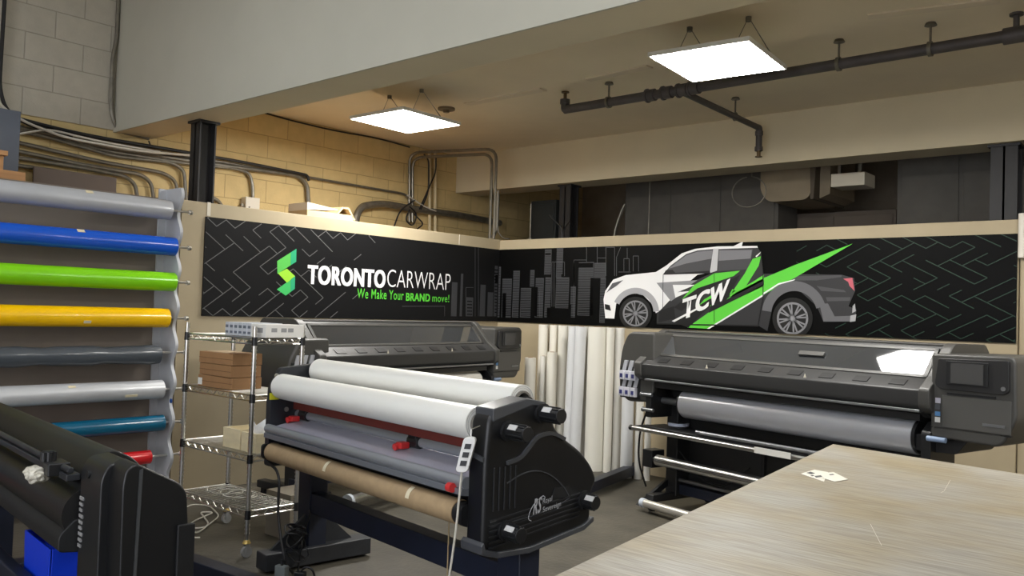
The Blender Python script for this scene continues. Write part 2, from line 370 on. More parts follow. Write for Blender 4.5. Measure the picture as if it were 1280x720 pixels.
BB.polys('green_stripe_print', M('green', (76,160,38)), trk, [TP((425,425),(500,372),(640,270),(765,205),(900,148),(1160,52),(900,205),(762,280),(520,430)),
    TP((455,236),(545,184),(660,172),(630,196),(560,220),(470,250),(400,300)), TP((612,285),(680,185),(715,120),(752,108),(742,150),(686,240),(765,190),(765,240),(640,300)), TP((500,300),(600,240),(640,262),(500,345),(420,390))], 8)
BB.polys('dark_streak_print', M('near_black', (20,20,21)), trk, [TP((560,240),(640,200),(660,190),(600,300),(690,255),(765,215),(765,232),(640,300),(520,360)), TP((430,425),(360,400),(520,300),(600,262),(500,352))], 9)
BB.polys('white_pinstripe_print', M('white', (222,222,224)), trk, [TP((512,430),(524,430),(764,284),(764,276)), TP((356,396),(368,400),(470,345),(474,334)), TP((728,108),(752,88),(750,94),(733,112)), TP((764,278),(830,235),(900,215),(905,210),(830,228),(764,270))], 10)
BB.polys('pillar_print', M('light_grey', (196,196,198)), trk, [TP((541,74),(564,74),(557,172),(528,182))], 9)
BB.polys('door_line_print', M('line_black', (12,12,12)), trk, [seg_poly(T(752,90),T(762,185),.008), seg_poly(T(762,185),T(762,290),.008), seg_poly(T(762,290),T(740,412),.008), seg_poly(T(318,188),T(316,350),.005), seg_poly(T(545,180),T(545,400),.005), seg_poly(T(290,408),T(742,418),.012)], 11)
BB.polys('grille_print', M('grille_grey', (90,90,93)), trk, [TP((66,270),(92,228),(140,214),(110,240),(76,262))], 9)
BB.polys('fog_lamp_print', M('near_black', (20,20,21)), trk, [TP((58,320),(80,325),(86,350),(60,343))], 9)
def arch(cx, cy, r0, r1, a0, a1, n=20):
    return [[T(cx+r0*math.cos(t)*.95,cy-r0*math.sin(t)),T(cx+r0*math.cos(t2)*.95,cy-r0*math.sin(t2)),T(cx+r1*math.cos(t2)*.95,cy-r1*math.sin(t2)),T(cx+r1*math.cos(t)*.95,cy-r1*math.sin(t))] for t, t2 in [(a0+(a1-a0)*i/n, a0+(a1-a0)*(i+1)/n) for i in range(n)]]
BB.polys('wheel_arch_print', M('arch_grey', (168,168,172)), trk, arch(195,358,110,84,.05,2.7), 9)
BB.polys('wheel_arch_print', M('arch_dark_grey', (100,100,103)), trk, arch(900,370,152,108,.28,3.0), 9)
BB.polys('rear_bumper_print', M('arch_dark_grey', (100,100,103)), trk, [TP((1012,318),(1050,318),(1080,375),(1170,372),(1168,398),(1030,398))], 10)
for cx, cy, r in ((195,362,74),(893,384,92)):
    def ell(k, n=40): return [T(cx+r*k*.97*math.cos(2*PI*i/n), cy-r*k*math.sin(2*PI*i/n)) for i in range(n)]
    w = BB.polys('wheel_print', M('tyre_black', (18,18,18)), trk, [ell(1)], 11)
    rim = [[T(cx+r*a*.97*math.cos(2*PI*i/36),cy-r*a*math.sin(2*PI*i/36)) for a, i in ((.78,i0),(.78,i0+1),(.68,i0+1),(.68,i0))] for i0 in range(36)]
    sp_ = []
    for k in range(8):
        for dd in (-.13,.13):
            t = 2*PI*k/8+.2
            sp_.append(seg_poly(T(cx+r*.12*math.cos(t),cy-r*.12*math.sin(t)), T(cx+r*.72*math.cos(t+dd),cy-r*.72*math.sin(t+dd)), .013))
    BB.polys('rim_print', M('rim_grey', (138,138,142)), w, rim+sp_+[[T(cx+r*.14*math.cos(2*PI*i/20),cy-r*.14*math.sin(2*PI*i/20)) for i in range(20)]], 12)
BB.polys('tail_lamp_print', M('lamp_pink', (196,96,108)), trk, [TP((1118,208),(1158,204),(1168,262),(1146,240),(1140,222))], 9)
BB.polys('bumper_print', M('bumper_silver', (170,170,172)), trk, [TP((1150,372),(1176,366),(1172,396),(1148,400)), TP((1160,330),(1170,318),(1174,352),(1158,360))], 11)
def TWt(txt, P, X, Y): # printed TCW, slanted upward
    o = T(*P); ex = T(P[0]+X[0],P[1]+X[1]); ey = T(P[0]+Y[0],P[1]+Y[1])
    y = -.0225
    lettering('truck_lettering', txt, M('letter_white', (238,238,238)), trk, (o[0],y,o[1]), (ex[0]-o[0],0,ex[1]-o[1]), (ey[0]-o[0],0,ey[1]-o[1]), .05)
TWt('T', (398,391), (62,-20), (8,-92)); TWt('C', (458,364), (62,-28), (10,-88)); TWt('W', (515,338), (86,-42), (16,-88))
# =================================================================== CEILING LIGHTS
M_PANEL = mat('light_diffuser', (255,252,246), .5, emit=26)
M_FRAME = mat('light_frame_white', (225,225,220), .5)
ZL = 3.27
def light_panel(x0, y0, x1, y1, z, label, zc, rz=0, chains=True, group=None, em=None):
    cx, cy = (x0+x1)/2, (y0+y1)/2; t = thing('ceiling_light', label, 'light', (cx,cy,z), rz, group); w, h = (x1-x0)/2, (y1-y0)/2
    MB().box(-w,-h,0, w,h,.004).build('diffuser', em or M_PANEL, t)
    MB().box(-w-.012,-h-.012,.001, w+.012,-h,.03).box(-w-.012,h,.001, w+.012,h+.012,.03).box(-w-.012,-h,.001, -w,h,.03).box(w,-h,.001, w+.012,h,.03).box(-w,-h,.02, w,h,.03).build('frame', M_FRAME, t)
    if chains:
        for sx in (-.62*w, .62*w):
            mb = MB(); mb.tube([(sx-.1,-h*.15,.03),(sx,-h*.1+.02,zc-z),(sx+.12,h*.35,.03)], .004, 6)
            mb.cyl((sx,-h*.1+.02,zc-z-.03),(sx,-h*.1+.02,zc-z), .02, 10)
            mb.build('hanging_wire', GALV, t)
    return t
light_panel(.24,-2.36,.93,-1.65, ZL, 'glowing square ceiling light hung over the laminator, left of the two', ZC, .03)
light_panel(3.46,-2.42,4.13,-1.72, ZL, 'glowing square ceiling light beside the sprinkler pipe, right of the two', ZC, .1)
M_PANEL_ADDED = mat('added_light_diffuser_cool', (240,246,255), .5, emit=7)
for (x,y) in ((1.6,-6.6),(5.0,-6.2),(8.2,-6.4),(3.2,-9.6),(7.2,-9.6)):  # added lamps, out of view, to light the room from the camera side
    light_panel(x-.55,y-.4,x+.55,y+.4, 4.7, 'added square ceiling light, out of view over the near part of the workshop', 5.2, 0, True, 'added ceiling lights of the near bay', M_PANEL_ADDED)
for (x,y) in ((6.9,-2.1),):  # one more added lamp, unseen, brightening the far bay
    light_panel(x-.34,y-.34,x+.34,y+.34, ZL, 'added square ceiling light beyond the right edge of the view', ZC)
# ceiling patch strips, small fittings
def ceil_strip(px0, px1, w, name, label):
    a = on(*px0, 2, ZC-.012); b = on(*px1, 2, ZC-.012); d = (b-a).normalized(); n = Vector((-d.y,d.x,0))*w/2
    o = MB().prism([(a+n).xy[:],(b+n).xy[:],(b-n).xy[:],(a-n).xy[:]], 'z', ZC-.012, ZC).build(name, mat('strip_paint', (222,210,188), .7)); return struct(o)
ceil_strip((584,131),(679,113),.1,'trim_4','')
ceil_strip((734,101),(812,84),.09,'trim_5','')
ceil_strip((1085,22),(1250,2),.09,'trim_6','')
o = MB().cyl((.0,0,-.02),(0,0,0),.085,24).cyl((0,0,-.045),(0,0,-.02),.03,12).build('ceiling_rose', mat('dull_cap',(120,108,90),.6)); o.location = on(558,135,2,ZC)
tag(o, 'round dull metal plate on the ceiling right of the left light', 'ceiling plate')
# =================================================================== SPRINKLER PIPE
M_PIPE = mat('sprinkler_black_pipe', (84,80,80), .5, metal=.3, var=.15, vscale=10)
ZP = 3.37
pt = thing('sprinkler_pipe', 'black sprinkler pipe with a side branch hanging under the ceiling', 'pipe')
def PP(u, v, z=ZP): p = on(u, v, 2, z); return p
a = PP(706,137); b = PP(1330,33.5)
MB().cyl(a, b, .038, 20).build('main_pipe', M_PIPE, pt)
d = (b-a).normalized()
MB().tube([a+d*.04, a, a+Vector((0,0,.07))], .036, 14, bend=.05).cyl(a+Vector((0,0,.05)), a+Vector((0,0,.09)), .045, 12).build('elbow', M_PIPE, pt)
MB().cyl(a+Vector((0,0,.08)), a+Vector((0,0,.15)), .015, 10).cyl(a+Vector((0,0,.15)), a+Vector((0,0,.16)), .035, 12).build('sprinkler_head', mat('brass_dull',(110,92,66),.4,metal=.7), pt)
for t_, w_ in ((PP(817,120),.05),(PP(838,117),.055),(PP(858,114),.058),(PP(872,111.5),.055)):
    t_ = a+d*(t_-a).dot(d)
    MB().cyl(t_-d*w_*.7, t_+d*w_*.7, .05, 18).cyl(t_-d*w_*.9, t_-d*w_*.6, .058, 18).build('coupling', M_PIPE, pt)
j = a+d*(PP(856,116)-a).dot(d); k = PP(949,160)
MB().cyl(j, k, .027, 18).build('branch_pipe', M_PIPE, pt)
zd = .22
MB().tube([k-(k-j).normalized()*.03, k, k-Vector((0,0,zd))], .03, 14, bend=.05).cyl(k-Vector((0,0,.03)), k-Vector((0,0,.07)), .037, 14).cyl(k-Vector((0,0,zd-.04)), k-Vector((0,0,zd)), .038, 14).build('drop_pipe', M_PIPE, pt)
MB().cyl(k-Vector((0,0,zd)), k-Vector((0,0,zd+.05)), .018, 10).cyl(k-Vector((0,0,zd+.05)), k-Vector((0,0,zd+.058)), .034, 12).build('sprinkler_head', MATS['brass_dull'], pt)
def hanger(p, r):
    MB().pipe(p-d*.012, p+d*.012, r+.012, r+.002, 20).cyl(p+Vector((0,0,r+.008)), (p.x,p.y,ZC), .008, 8).cyl((p.x,p.y,ZC-.02),(p.x,p.y,ZC), .04, 12, .03).build('hanger', GALV, pt)
for u, v in ((761,128),(1162,60.5),(1048,80)): hanger(a+d*(PP(u,v)-a).dot(d), .038)
q = j+(k-j).normalized()*(PP(918,146)-j).dot((k-j).normalized()); hanger(q, .027)
q = a+d*(PP(1270,43)-a).dot(d)
MB().cyl(q+Vector((0,0,.03)), q+Vector((0,0,.12)), .018, 10).cyl(q+Vector((0,0,.12)), q+Vector((0,0,.135)), .04, 12).cyl(q-d*.07,q+d*.07,.052,16).build('sprinkler_head', M_PIPE, pt)
# =================================================================== CONDUITS on the block wall
def conduit(pxs, r, label, cat='conduit', m=None, x=XW+.04, bend=.09, group=None, name='wall_conduit'):
    pts = [on(u,v,0,x) for u,v in pxs]
    o = MB().tube(pts, r, 10, bend=bend).build(name, m or GALV); tag(o, label, cat, group); return o
BOT = 262
conduit([(-30,146),(142,195),(214,203),(230,212),(233,250)], .018, 'grey conduit on the yellow wall bending down just left of the black post')
conduit([(-30,166),(125,202),(204,216),(220,226),(223,256)], .018, 'grey conduit on the yellow wall whose bend drops second left of the black post')
conduit([(-30,178),(104,206),(176,218),(189,228),(194,262)], .018, 'grey conduit on the yellow wall whose bend drops third left of the black post')
conduit([(-30,189),(104,210),(156,220),(169,230),(174,262)], .018, 'grey conduit on the yellow wall whose bend drops fourth left of the black post')
conduit([(-30,199),(104,219),(131,224),(142,234),(147,262)], .018, 'lowest grey conduit on the yellow wall, its bend dropping over the taupe board')
conduit([(-30,152),(142,190),(237,205),(290,210),(312,216),(316,232),(316,262)], .017, 'grey conduit passing behind the black post and bending down to the small white box')
conduit([(-30,148),(142,185),(237,201),(310,211),(372,219),(384,230),(386,262)], .024, 'thick grey conduit bending down above the open carton')
conduit([(-30,138),(60,160),(142,178),(237,196),(300,206),(381,221),(509,243),(516,262)], .014, 'long thin conduit along the yellow wall to the room corner', bend=.3)
conduit([(-10,140),(100,168),(237,191),(300,202),(345,211),(384,219),(386,226)], .016, 'black cable bundle running on top of the wall conduits', 'cable', CABLEB, x=XW+.09, bend=.3, name='cable_bundle')
conduit([(-8,118),(4,135),(30,152),(80,172),(180,190),(237,194)], .011, 'pale cable sagging from the upper left onto the wall conduits', 'cable', CABLEW, x=XW+.14, bend=.4, name='hanging_cable')
conduit([(-8,173),(28,167),(60,161),(120,176),(200,190)], .009, 'white cable rising from the grey box onto the wall conduits', 'cable', CABLEW, x=XW+.13, bend=.3, name='hanging_cable')
conduit([(7,-20),(2,60),(-1,110),(8,140),(40,158),(90,172)], .016, 'dark cable coming down the grey blocks at the far left', 'cable', CABLEB, x=XW+.1, bend=.2, name='hanging_cable')
conduit([(149,-20),(146,50),(141,70),(139,140),(146,163),(170,169),(186,173)], .018, 'conduit running down the grey blocks beside the near beam', bend=.15)
conduit([(186,176),(188,182),(203,195),(230,200)], .007, 'short thin wire from the beam corner down to the conduits', 'wire', CABLEB, bend=.2, name='thin_wire')
conduit([(330,141),(362,150),(420,164),(470,172),(512,184)], .009, 'thin wire along the top of the yellow wall under the ceiling', 'wire', CABLEB, bend=.4, name='thin_wire')
conduit([(444,300),(445,270),(452,258),(478,254),(520,262),(570,268),(625,279)], .042, 'fat grey pipe arching above the left partition toward the corner', 'pipe', x=XW+.08, bend=.3, name='thick_pipe')
conduit([(537,188),(537,300)], .022, 'pale vertical pipe near the room corner, left of the pair', 'pipe', mat('pale_pipe_paint',(206,190,150),.5), x=XW+.05, name='vertical_pipe')
conduit([(544,186),(544,300)], .022, 'pale vertical pipe near the room corner, right of the pair', 'pipe', MATS['pale_pipe_paint'], x=XW+.05, name='vertical_pipe')
conduit([(263,246),(272,250),(280,262)], .02, 'short curved conduit right of the foot of the black post')
for pxs, lb_ in (([(524,262),(545,215),(545,195)], 'flexible cable slanting up beside the pale pipes'), ([(519,250),(500,262),(492,285)], 'dark cable drooping left of the vertical conduit'), ([(509,244),(530,258),(545,264)], 'pale cable draped over the fat pipe'), ([(512,262),(506,275),(516,284),(522,268),(512,258)], 'looped cable hanging at the foot of the vertical conduit'), ([(518,268),(530,280),(522,286)], 'short cable end hanging under the fat pipe'), ([(530,193),(536,200),(536,240),(526,262)], 'thin cable bowed beside the pale pipes')):
    conduit(pxs, .009, lb_, 'cable', CABLEB if 'pale cable' not in lb_ else CABLEW, x=XW+.12, bend=.12, name='loose_cable')
# conduit pair that climbs the wall, crosses under the ceiling and drops at the partition corner
for dx, lb_ in ((0,'grey conduit under the ceiling dropping to the banner corner, outer of two'), (.05,'grey conduit crossing under the ceiling and dropping to the banner corner, inner of two')):
    A = on(512+dx*80,262,0,XW+.05); B = on(512+dx*80,190,0,XW+.05); D = on(621-dx*20,178,1,.07+dx*.3)
    mid = on(530,184,0,XW+.2); B.z = min(B.z,ZC-.03); zt = D.z+.0
    pts = [A-Vector((0,0,.15)), (B.x,B.y,3.44-dx), (D.x-dx,D.y,3.44-dx), (D.x-dx,D.y,2.27)]
    tag(MB().tube(pts, .018, 10, bend=.14).build('wall_conduit', GALV), lb_, 'conduit')
D = on(622,230,1,.09)
tag(MB().tube([(D.x+.01,.09,2.95),(D.x+.01,.09,2.5),(D.x-.05,.09,2.42),(D.x-.07,.08,2.27)], .022, 10, bend=.05).tube([(D.x+.02,.1,2.6),(D.x+.03,.09,2.46),(D.x+.12,.1,2.39),(D.x+.2,.1,2.385)], .008, 6, bend=.05).build('conduit_fitting', GALV), 'splayed conduit ends where the drop meets the partition corner', 'conduit')
# small electrical box, grey box, crate, taupe board, carton
def wbox(u0,v0,u1,v1,x0,dx,name,label,cat,m,bev=.004):
    a = on(u0,v1,0,x0+dx); b = on(u1,v0,0,x0+dx)
    o = MB().box(0,0,0, dx,b.y-a.y,b.z-a.z).build(name, m, bevel=bev); o.location = (x0,a.y,a.z); return tag(o, label, cat)
o = wbox(307,248,325,262, XW+.002, .09, 'junction_box', 'small white junction box at the end of a conduit above the left banner', 'box', mat('box_white',(214,208,194),.5))
MB().box(.03,.0,.03,.06,-.03,.06).cyl((.09,.04,.03),(.098,.04,.03),.008,8).build('screw', GALV, o)
o = wbox(40,224,146,256, XW+.07, .02, 'leaning_board', 'taupe board against the yellow wall under the conduit bends', 'board', mat('taupe_board',(104,92,84),.7,var=.05))
o.location.z = 2.33
o = wbox(-40,150,26,245, -.85, .3, 'grey_box', 'blue-grey box behind the partition at the far left', 'box', mat('bluegrey_box',(92,98,108),.6,var=.05))
o.location.z = 2.331
t = thing('wooden_crate', 'open wooden crate at the far left above the vinyl rolls', 'crate', (-.24,-5.60,2.331), 0)
M_PINE = mat('pine_wood',(176,130,84),.65,var=.2,vscale=8,stretch=(1,.2,4))
MB().box(-.16,-.6,0,.16,.62,.1).build('base', M_PINE, t, bevel=.004)
MB().box(-.16,-.6,.2,.16,.5,.235).build('top_board', M_PINE, t, bevel=.003)
for y in (-.55,.0,.42): MB().box(-.14,y,.1,.14,y+.06,.2).build('upright', M_PINE, t, bevel=.003)
# carton with open flaps (deck behind left partition)
a = on(378,268,0,-.2)
t = thing('open_carton', 'pale open carton lying on top of the left partition', 'carton', (-.22,a.y+.3,2.331), 0)
M_CART = mat('pale_cardboard',(206,182,140),.7,var=.06)
MB().box(-.15,-.34,0,.15,.2,.10).build('carton_body', M_CART, t, bevel=.003)
MB().prism([(-.34,.10),(.0,.13),(.0,.14),(-.34,.17)],'x',-.15,.15).build('flap', mat('white_flap',(226,216,196),.7), t)
MB().prism([(.0,.10),(.06,.17),(.14,.17),(.22,.06),(.21,.05),(.13,.155),(.07,.155),(.01,.09)],'x',-.15,.15).build('flap', M_CART, t)
# =================================================================== behind the back partition
M_DUCT = mat('dull_tan_duct',(150,136,112),.6,var=.08); M_DBOX = mat('dark_grey_board',(92,89,84),.75,var=.1)
def bbox(u0,v0,u1,v1,y0,dy,name,label,cat,m,z0=None):
    a = on(u0,v1,1,y0); b = on(u1,v0,1,y0); z = a.z if z0 is None else z0
    o = MB().box(0,0,0, b.x-a.x,dy,b.z-z).build(name, m, bevel=.006); o.location = (a.x,y0,z); return tag(o,label,cat)
a = on(782,240,1,1.5); b = on(972,300,1,1.5)
o = MB().box(0,0,0,b.x-a.x,.5,3.3).build('storage_cabinet', M_DBOX, bevel=.006); o.location=(a.x,1.5,0)
tag(o,'tall dark grey cabinet behind the back banner, left of the tan duct','cabinet')
for k in range(3): MB().box(.04+k*(b.x-a.x-.04)/3,-.012,.1,(k+1)*(b.x-a.x-.04)/3,0,3.25).build('door', M_DBOX, o, bevel=.004)
a = on(1122,215,1,1.5); b = on(1250,290,1,1.5)
o = MB().box(0,0,0,b.x-a.x+.8,.5,3.3).build('storage_cabinet', M_DBOX, bevel=.006); o.location=(a.x,1.5,0)
tag(o,'tall dark grey cabinet behind the back banner beside the right-hand post','cabinet')
for k in range(3): MB().box(.04+k*(b.x-a.x+.76)/3,-.012,.1,(k+1)*(b.x-a.x+.76)/3,0,3.25).build('door', M_DBOX, o, bevel=.004)
a = on(975,268,1,2.05); b = on(1120,283,1,2.05)
o = MB().box(0,0,0,b.x-a.x,.5,2.75).build('storage_cabinet', mat('taupe_cabinet',(104,94,84),.75,var=.05), bevel=.006); o.location=(a.x,2.05,0)
tag(o,'lower taupe cabinet behind the back banner under the duct','cabinet')
for k in range(2): MB().box(.03+k*(b.x-a.x-.03)/2,-.012,.1,(k+1)*(b.x-a.x-.03)/2,0,2.7).build('door', MATS['taupe_cabinet'], o, bevel=.004)
# rounded duct
a = on(950,231,1,1.3); b = on(1020,231,1,1.3); zt = on(985,210,1,1.3).z; zb_ = on(985,251,1,1.3).z
t = thing('air_duct','rounded tan air duct hanging behind the far beam','duct',((a.x+b.x)/2,1.3,zb_))
w = (b.x-a.x)/2; hh = ZC-zb_-.004
MB().prism(rnd([(-w,hh),(-w*.98,.12),(-w*.7,0),(w*.8,0),(w,hh)],[0,.12,.2,.1,0]),'y',0,.8).build('duct_body', M_DUCT, t)
MB().prism(rnd([(w*.78,hh),(w*.86,0),(w*.96,0),(w*1.08,hh)],0),'y',-.03,.82).build('seam_band', mat('duct_band',(90,80,66),.6), t)
MB().prism([(w*1.0,hh),(w*1.0,.02),(w*1.35,.06),(w*1.35,hh)],'y',.1,.8).build('duct_side', M_DUCT, t)
a = on(1038,234,1,1.2); b = on(1081,214,1,1.2)
o = MB().box(0,0,0,b.x-a.x,.3,b.z-a.z).build('white_box', mat('offwhite_metal',(220,212,192),.6), bevel=.008); o.location=(a.x,1.2,a.z); tag(o,'off-white metal box hanging under the far beam right of the duct','box')
MB().box(.05,.05,b.z-a.z,.08,.08,ZC-a.z).box(b.x-a.x-.08,.05,b.z-a.z,b.x-a.x-.05,.08,ZC-a.z).build('hanging_rod', GALV, o)
c = on(936,240,1,1.1)
o = MB().tube([(c.x+.19*math.cos(t_),1.1,c.z+.16*math.sin(t_)) for t_ in [PI/2+.15+2*PI*i/30 for i in range(29)]]+[(c.x+.03,1.1,c.z+.16),(c.x,1.1,ZC)], .006, 6).build('wire_loop', GALV); tag(o,'thin loop of wire hanging behind the far beam','wire')
for (u,v0,v1,y_,lb_) in ((812,240,300,1.2,'thin rod standing behind the back partition right of the cabinet edge'),(664,255,300,.62,'pale wire running down the dark corner post')):
    a = on(u,v0,1,y_); o = MB().cyl((a.x,y_,ZC if y_>1 else a.z),(a.x,y_,0),.008,8).cyl((a.x,y_,2.36),(a.x,y_,2.44),.03,10).build('thin_rod', GALV); tag(o,lb_,'rod')
a = on(781,255,1,1.0); b = on(768,290,1,1.0)
tag(MB().tube([a,(a.x-.06,1.0,a.z-.12),(b.x,1.0,b.z),(b.x,1.0,0.0)],.016,8,bend=.1).build('bent_pipe', GALV),'dark bent pipe behind the back partition near the corner','pipe')
a = on(686,275,1,.5)
tag(MB().tube([(a.x,.5,a.z+.05),(a.x+.2,.5,a.z-.1),(a.x+.25,.5,0)],.01,8,bend=.05).tube([(a.x+.35,.45,a.z-.02),(a.x+.22,.5,a.z-.13),(a.x+.24,.5,0)],.008,8,bend=.05).build('loose_cable', CABLEB),'thin dark cables poking up behind the back partition','cable')
a = on(638,240,1,.75); b=on(655,290,1,.75)
o = MB().box(0,0,0,.42,.3,3.0).build('electrical_cabinet', mat('dark_green_metal',(52,56,56),.55,var=.1), bevel=.006); o.location=(a.x-.12,1.3,0); tag(o,'dark electrical cabinet standing beyond the room corner','cabinet')
MB().box(.03,-.012,.1,.39,0,2.95).build('door', MATS['dark_green_metal'], o, bevel=.004)
# =================================================================== VINYL ROLL RACK
YR = -3.97
tr = thing('roll_rack','white wavy-edged rack upright holding the ends of the coloured vinyl rolls','rack',(0,0,0))
front = []; zs = [2.25,1.97,1.697,1.417,1.152,.87,.612,.361]
z = .0
prof = [(.012,0),(.012,2.43)]
zz = 2.43
pts = []
while zz > .0:
    ph = (zz-.05)/.29
    pts.append((.232+.03*math.cos(2*PI*ph), zz)); zz -= .024
M_RACKW = mat('rack_grey_white',(186,188,192),.45,var=.08,vscale=5)
MB().prism(prof+pts+[(.2,0)],'y',YR-.012,YR+.012).build('upright', M_RACKW, tr)
MB().box(.0,YR-.07,0,.02,YR+.07,2.43).build('back_flange', M_RACKW, tr)
for zr in zs:
    MB().cyl((.2,YR-.45,zr),(.2,YR+.10,zr),.009,10).cyl((.2,YR+.09,zr),(.2,YR+.112,zr),.018,10).build('rod', CHROME, tr)
a = on(222,495,1,YR-.02)
MB().cyl((.235,YR-.013,.78),(.235,YR-.016,.78),.018,12).build('blue_dot', mat('blue_sticker',(40,90,170),.5), tr)
tr2 = tr.copy()
def vroll(z, yend, r, name, label, col, rough=.25, metal=0, y0=-6.6, wavy=0, coat=.3):
    t = thing(name, label, 'vinyl roll', (.2,yend,z), 0)
    m_ = mat('vinyl_'+name, col, rough, metal=metal, coat=coat, var=.04, vscale=5, bump=.05, bscale=8)
    L = yend-y0
    if wavy:
        mb = MB(); n = 24; N = 30
        for i in range(N+1):
            y = -L*i/N; rr = r*(1+.08*math.sin(i*1.1)+.05*math.sin(i*2.3))
            mb.v += [Vector((rr*math.cos(2*PI*k/n)*.95, y, rr*math.sin(2*PI*k/n)*(1 if math.sin(2*PI*k/n)>0 else 1.2))) for k in range(n)]
        for i in range(N): mb.f += [(i*n+k,i*n+(k+1)%n,(i+1)*n+(k+1)%n,(i+1)*n+k) for k in range(n)]
        mb.f += [tuple(range(n)), tuple(N*n+k for k in range(n))]
        mb.build('film', m_, t)
    else:
        MB().pipe((0,-L,0),(0,0,0),r,.042,36).build('film', m_, t)
    MB().pipe((0,-L-.01,0),(0,.006,0),.0415,.034,24).build('core', mat('core_cardboard',(150,120,86),.7), t)
    return t
def tape(t, y, z, r, ang, w=.05, l=.03, col=(222,220,210)):
    c_ = Vector((r*math.cos(ang),y,r*math.sin(ang))); M_ = Matrix.Translation(c_) @ Matrix.Rotation(-ang,4,'Y')
    MB().box(-.001,-w/2,-l/2,.0025,w/2,l/2,M_).build('tape', mat('tape_pale',col,.5), t)
v = vroll(zs[0],-4.05,.076,'silver_vinyl_roll','silver grey vinyl roll, topmost on the wall rack',(184,186,190),.4,metal=.25); tape(v,-.62,0,.076,.9,.05,.03,(226,214,180))
v = vroll(zs[1],-3.995,.072,'blue_vinyl_roll','glossy royal blue vinyl roll on the wall rack',(16,84,196)); tape(v,-.72,0,.072,.9)
vroll(zs[2],-3.99,.073,'lime_vinyl_roll','glossy lime green vinyl roll on the wall rack',(130,212,18))
v = vroll(zs[3],-4.03,.074,'yellow_vinyl_roll','glossy yellow vinyl roll on the wall rack',(250,196,4)); tape(v,-.62,0,.074,-.5,.05,.02)
vroll(zs[4]-.01,-4.08,.062,'charcoal_vinyl_roll','charcoal vinyl film rolled loosely on the wall rack',(72,78,84),.3,wavy=1)
v = vroll(zs[5],-4.05,.072,'pale_silver_vinyl_roll','pale silver vinyl roll, lower of the two silver ones on the rack',(196,198,200),.4,metal=.25); tape(v,-.26,0,.072,-.45,.09,.018); tape(v,-.68,0,.072,.8,.05,.02)
vroll(zs[6],-4.03,.062,'teal_vinyl_roll','glossy teal blue vinyl roll low on the wall rack',(4,92,124))
vroll(zs[7],-4.12,.052,'red_vinyl_roll','red vinyl roll, lowest on the rack, peeping over the black cutter',(206,22,30),y0=-6.2)
o = MB().prism(prof+pts+[(.2,0)],'y',-6.72,-6.696).build('roll_rack', M_RACKW); tag(o,'far end upright of the vinyl roll rack outside the view','rack')
bpy.data.objects.remove(tr2)
# =================================================================== STANDING WHITE ROLLS
def wroll(uc, wpx, vtop, y, name, label, col, thin=0, lean=0, paper=0):
    c_ = on(uc, 500, 1, y); dist = (c_-CAM).dot(RM @ Vector((0,0,1))); r = wpx*dist/F/2
    zt = on(uc, vtop, 1, y).z
    zt = min(zt, 1.425)
    t = thing(name, label, 'roll', (c_.x,c_.y,0), 0)
    m_ = mat('film_%d_%d_%d'%col, col, .42, var=.03, vscale=3, bump=.12, bscale=5, stretch=(1,1,.15))
    MB().pipe((0,0,0),(lean,0,zt),r,r*.45,28).build('film', m_, t)
    MB().pipe((0,0,.0),(lean,0,zt+.004),r*.44,r*.36,20).build('core', MATS['core_cardboard'], t)
    return t
W1=(236,232,220); W2=(226,224,216); W3=(220,221,222); W4=(232,229,218)
wroll(661.5,14,447,-.35,'white_film_roll','shortest white roll standing nearest the left printer',W1)
wroll(677,13,388,-.12,'white_film_roll','tall white roll standing against the wall right of the left printer',W1)
wroll(677.5,8,445,-.24,'white_film_roll','thin white roll standing in front of the leftmost tall roll',W2)
wroll(688.5,13,440,-.25,'white_film_roll','medium white roll whose top stops a hand below the banner, beside the thin one',W1)
wroll(690,11,388,-.12,'white_film_roll','slim white roll behind the medium one',W1)
wroll(702,14,388,-.13,'white_film_roll','tall cream-white roll right of the medium one',W4)
wroll(710.5,11,388,-.31,'white_film_roll','tall bluish white roll, left of the two bluish ones',W3,lean=.03)
wroll(720,14,388,-.3,'white_film_roll','tall bluish white roll leaning slightly, right of the two bluish ones',W3,lean=.04)
wroll(731.5,11,388,-.12,'white_film_roll','tall white roll behind the leaning one',W2)
wroll(745,25,388,-.2,'white_film_roll','fattest cream-white roll in the middle of the standing group',W4)
wroll(761,10,388,-.2,'white_film_roll','slim cream roll right of the fattest roll',W4)
wroll(772.5,12,388,-.12,'white_film_roll','tall greyish roll in the gap left of the right printer',W2)
wroll(785,15,470,-.3,'white_film_roll','white roll standing under the cartridge end of the right printer',W3)
wroll(800,10,470,-.25,'white_film_roll','slim grey roll behind the front rod of the right printer',W2)
wroll(811,8,470,-.25,'white_film_roll','slimmest roll, furthest right behind the right printer',W2)
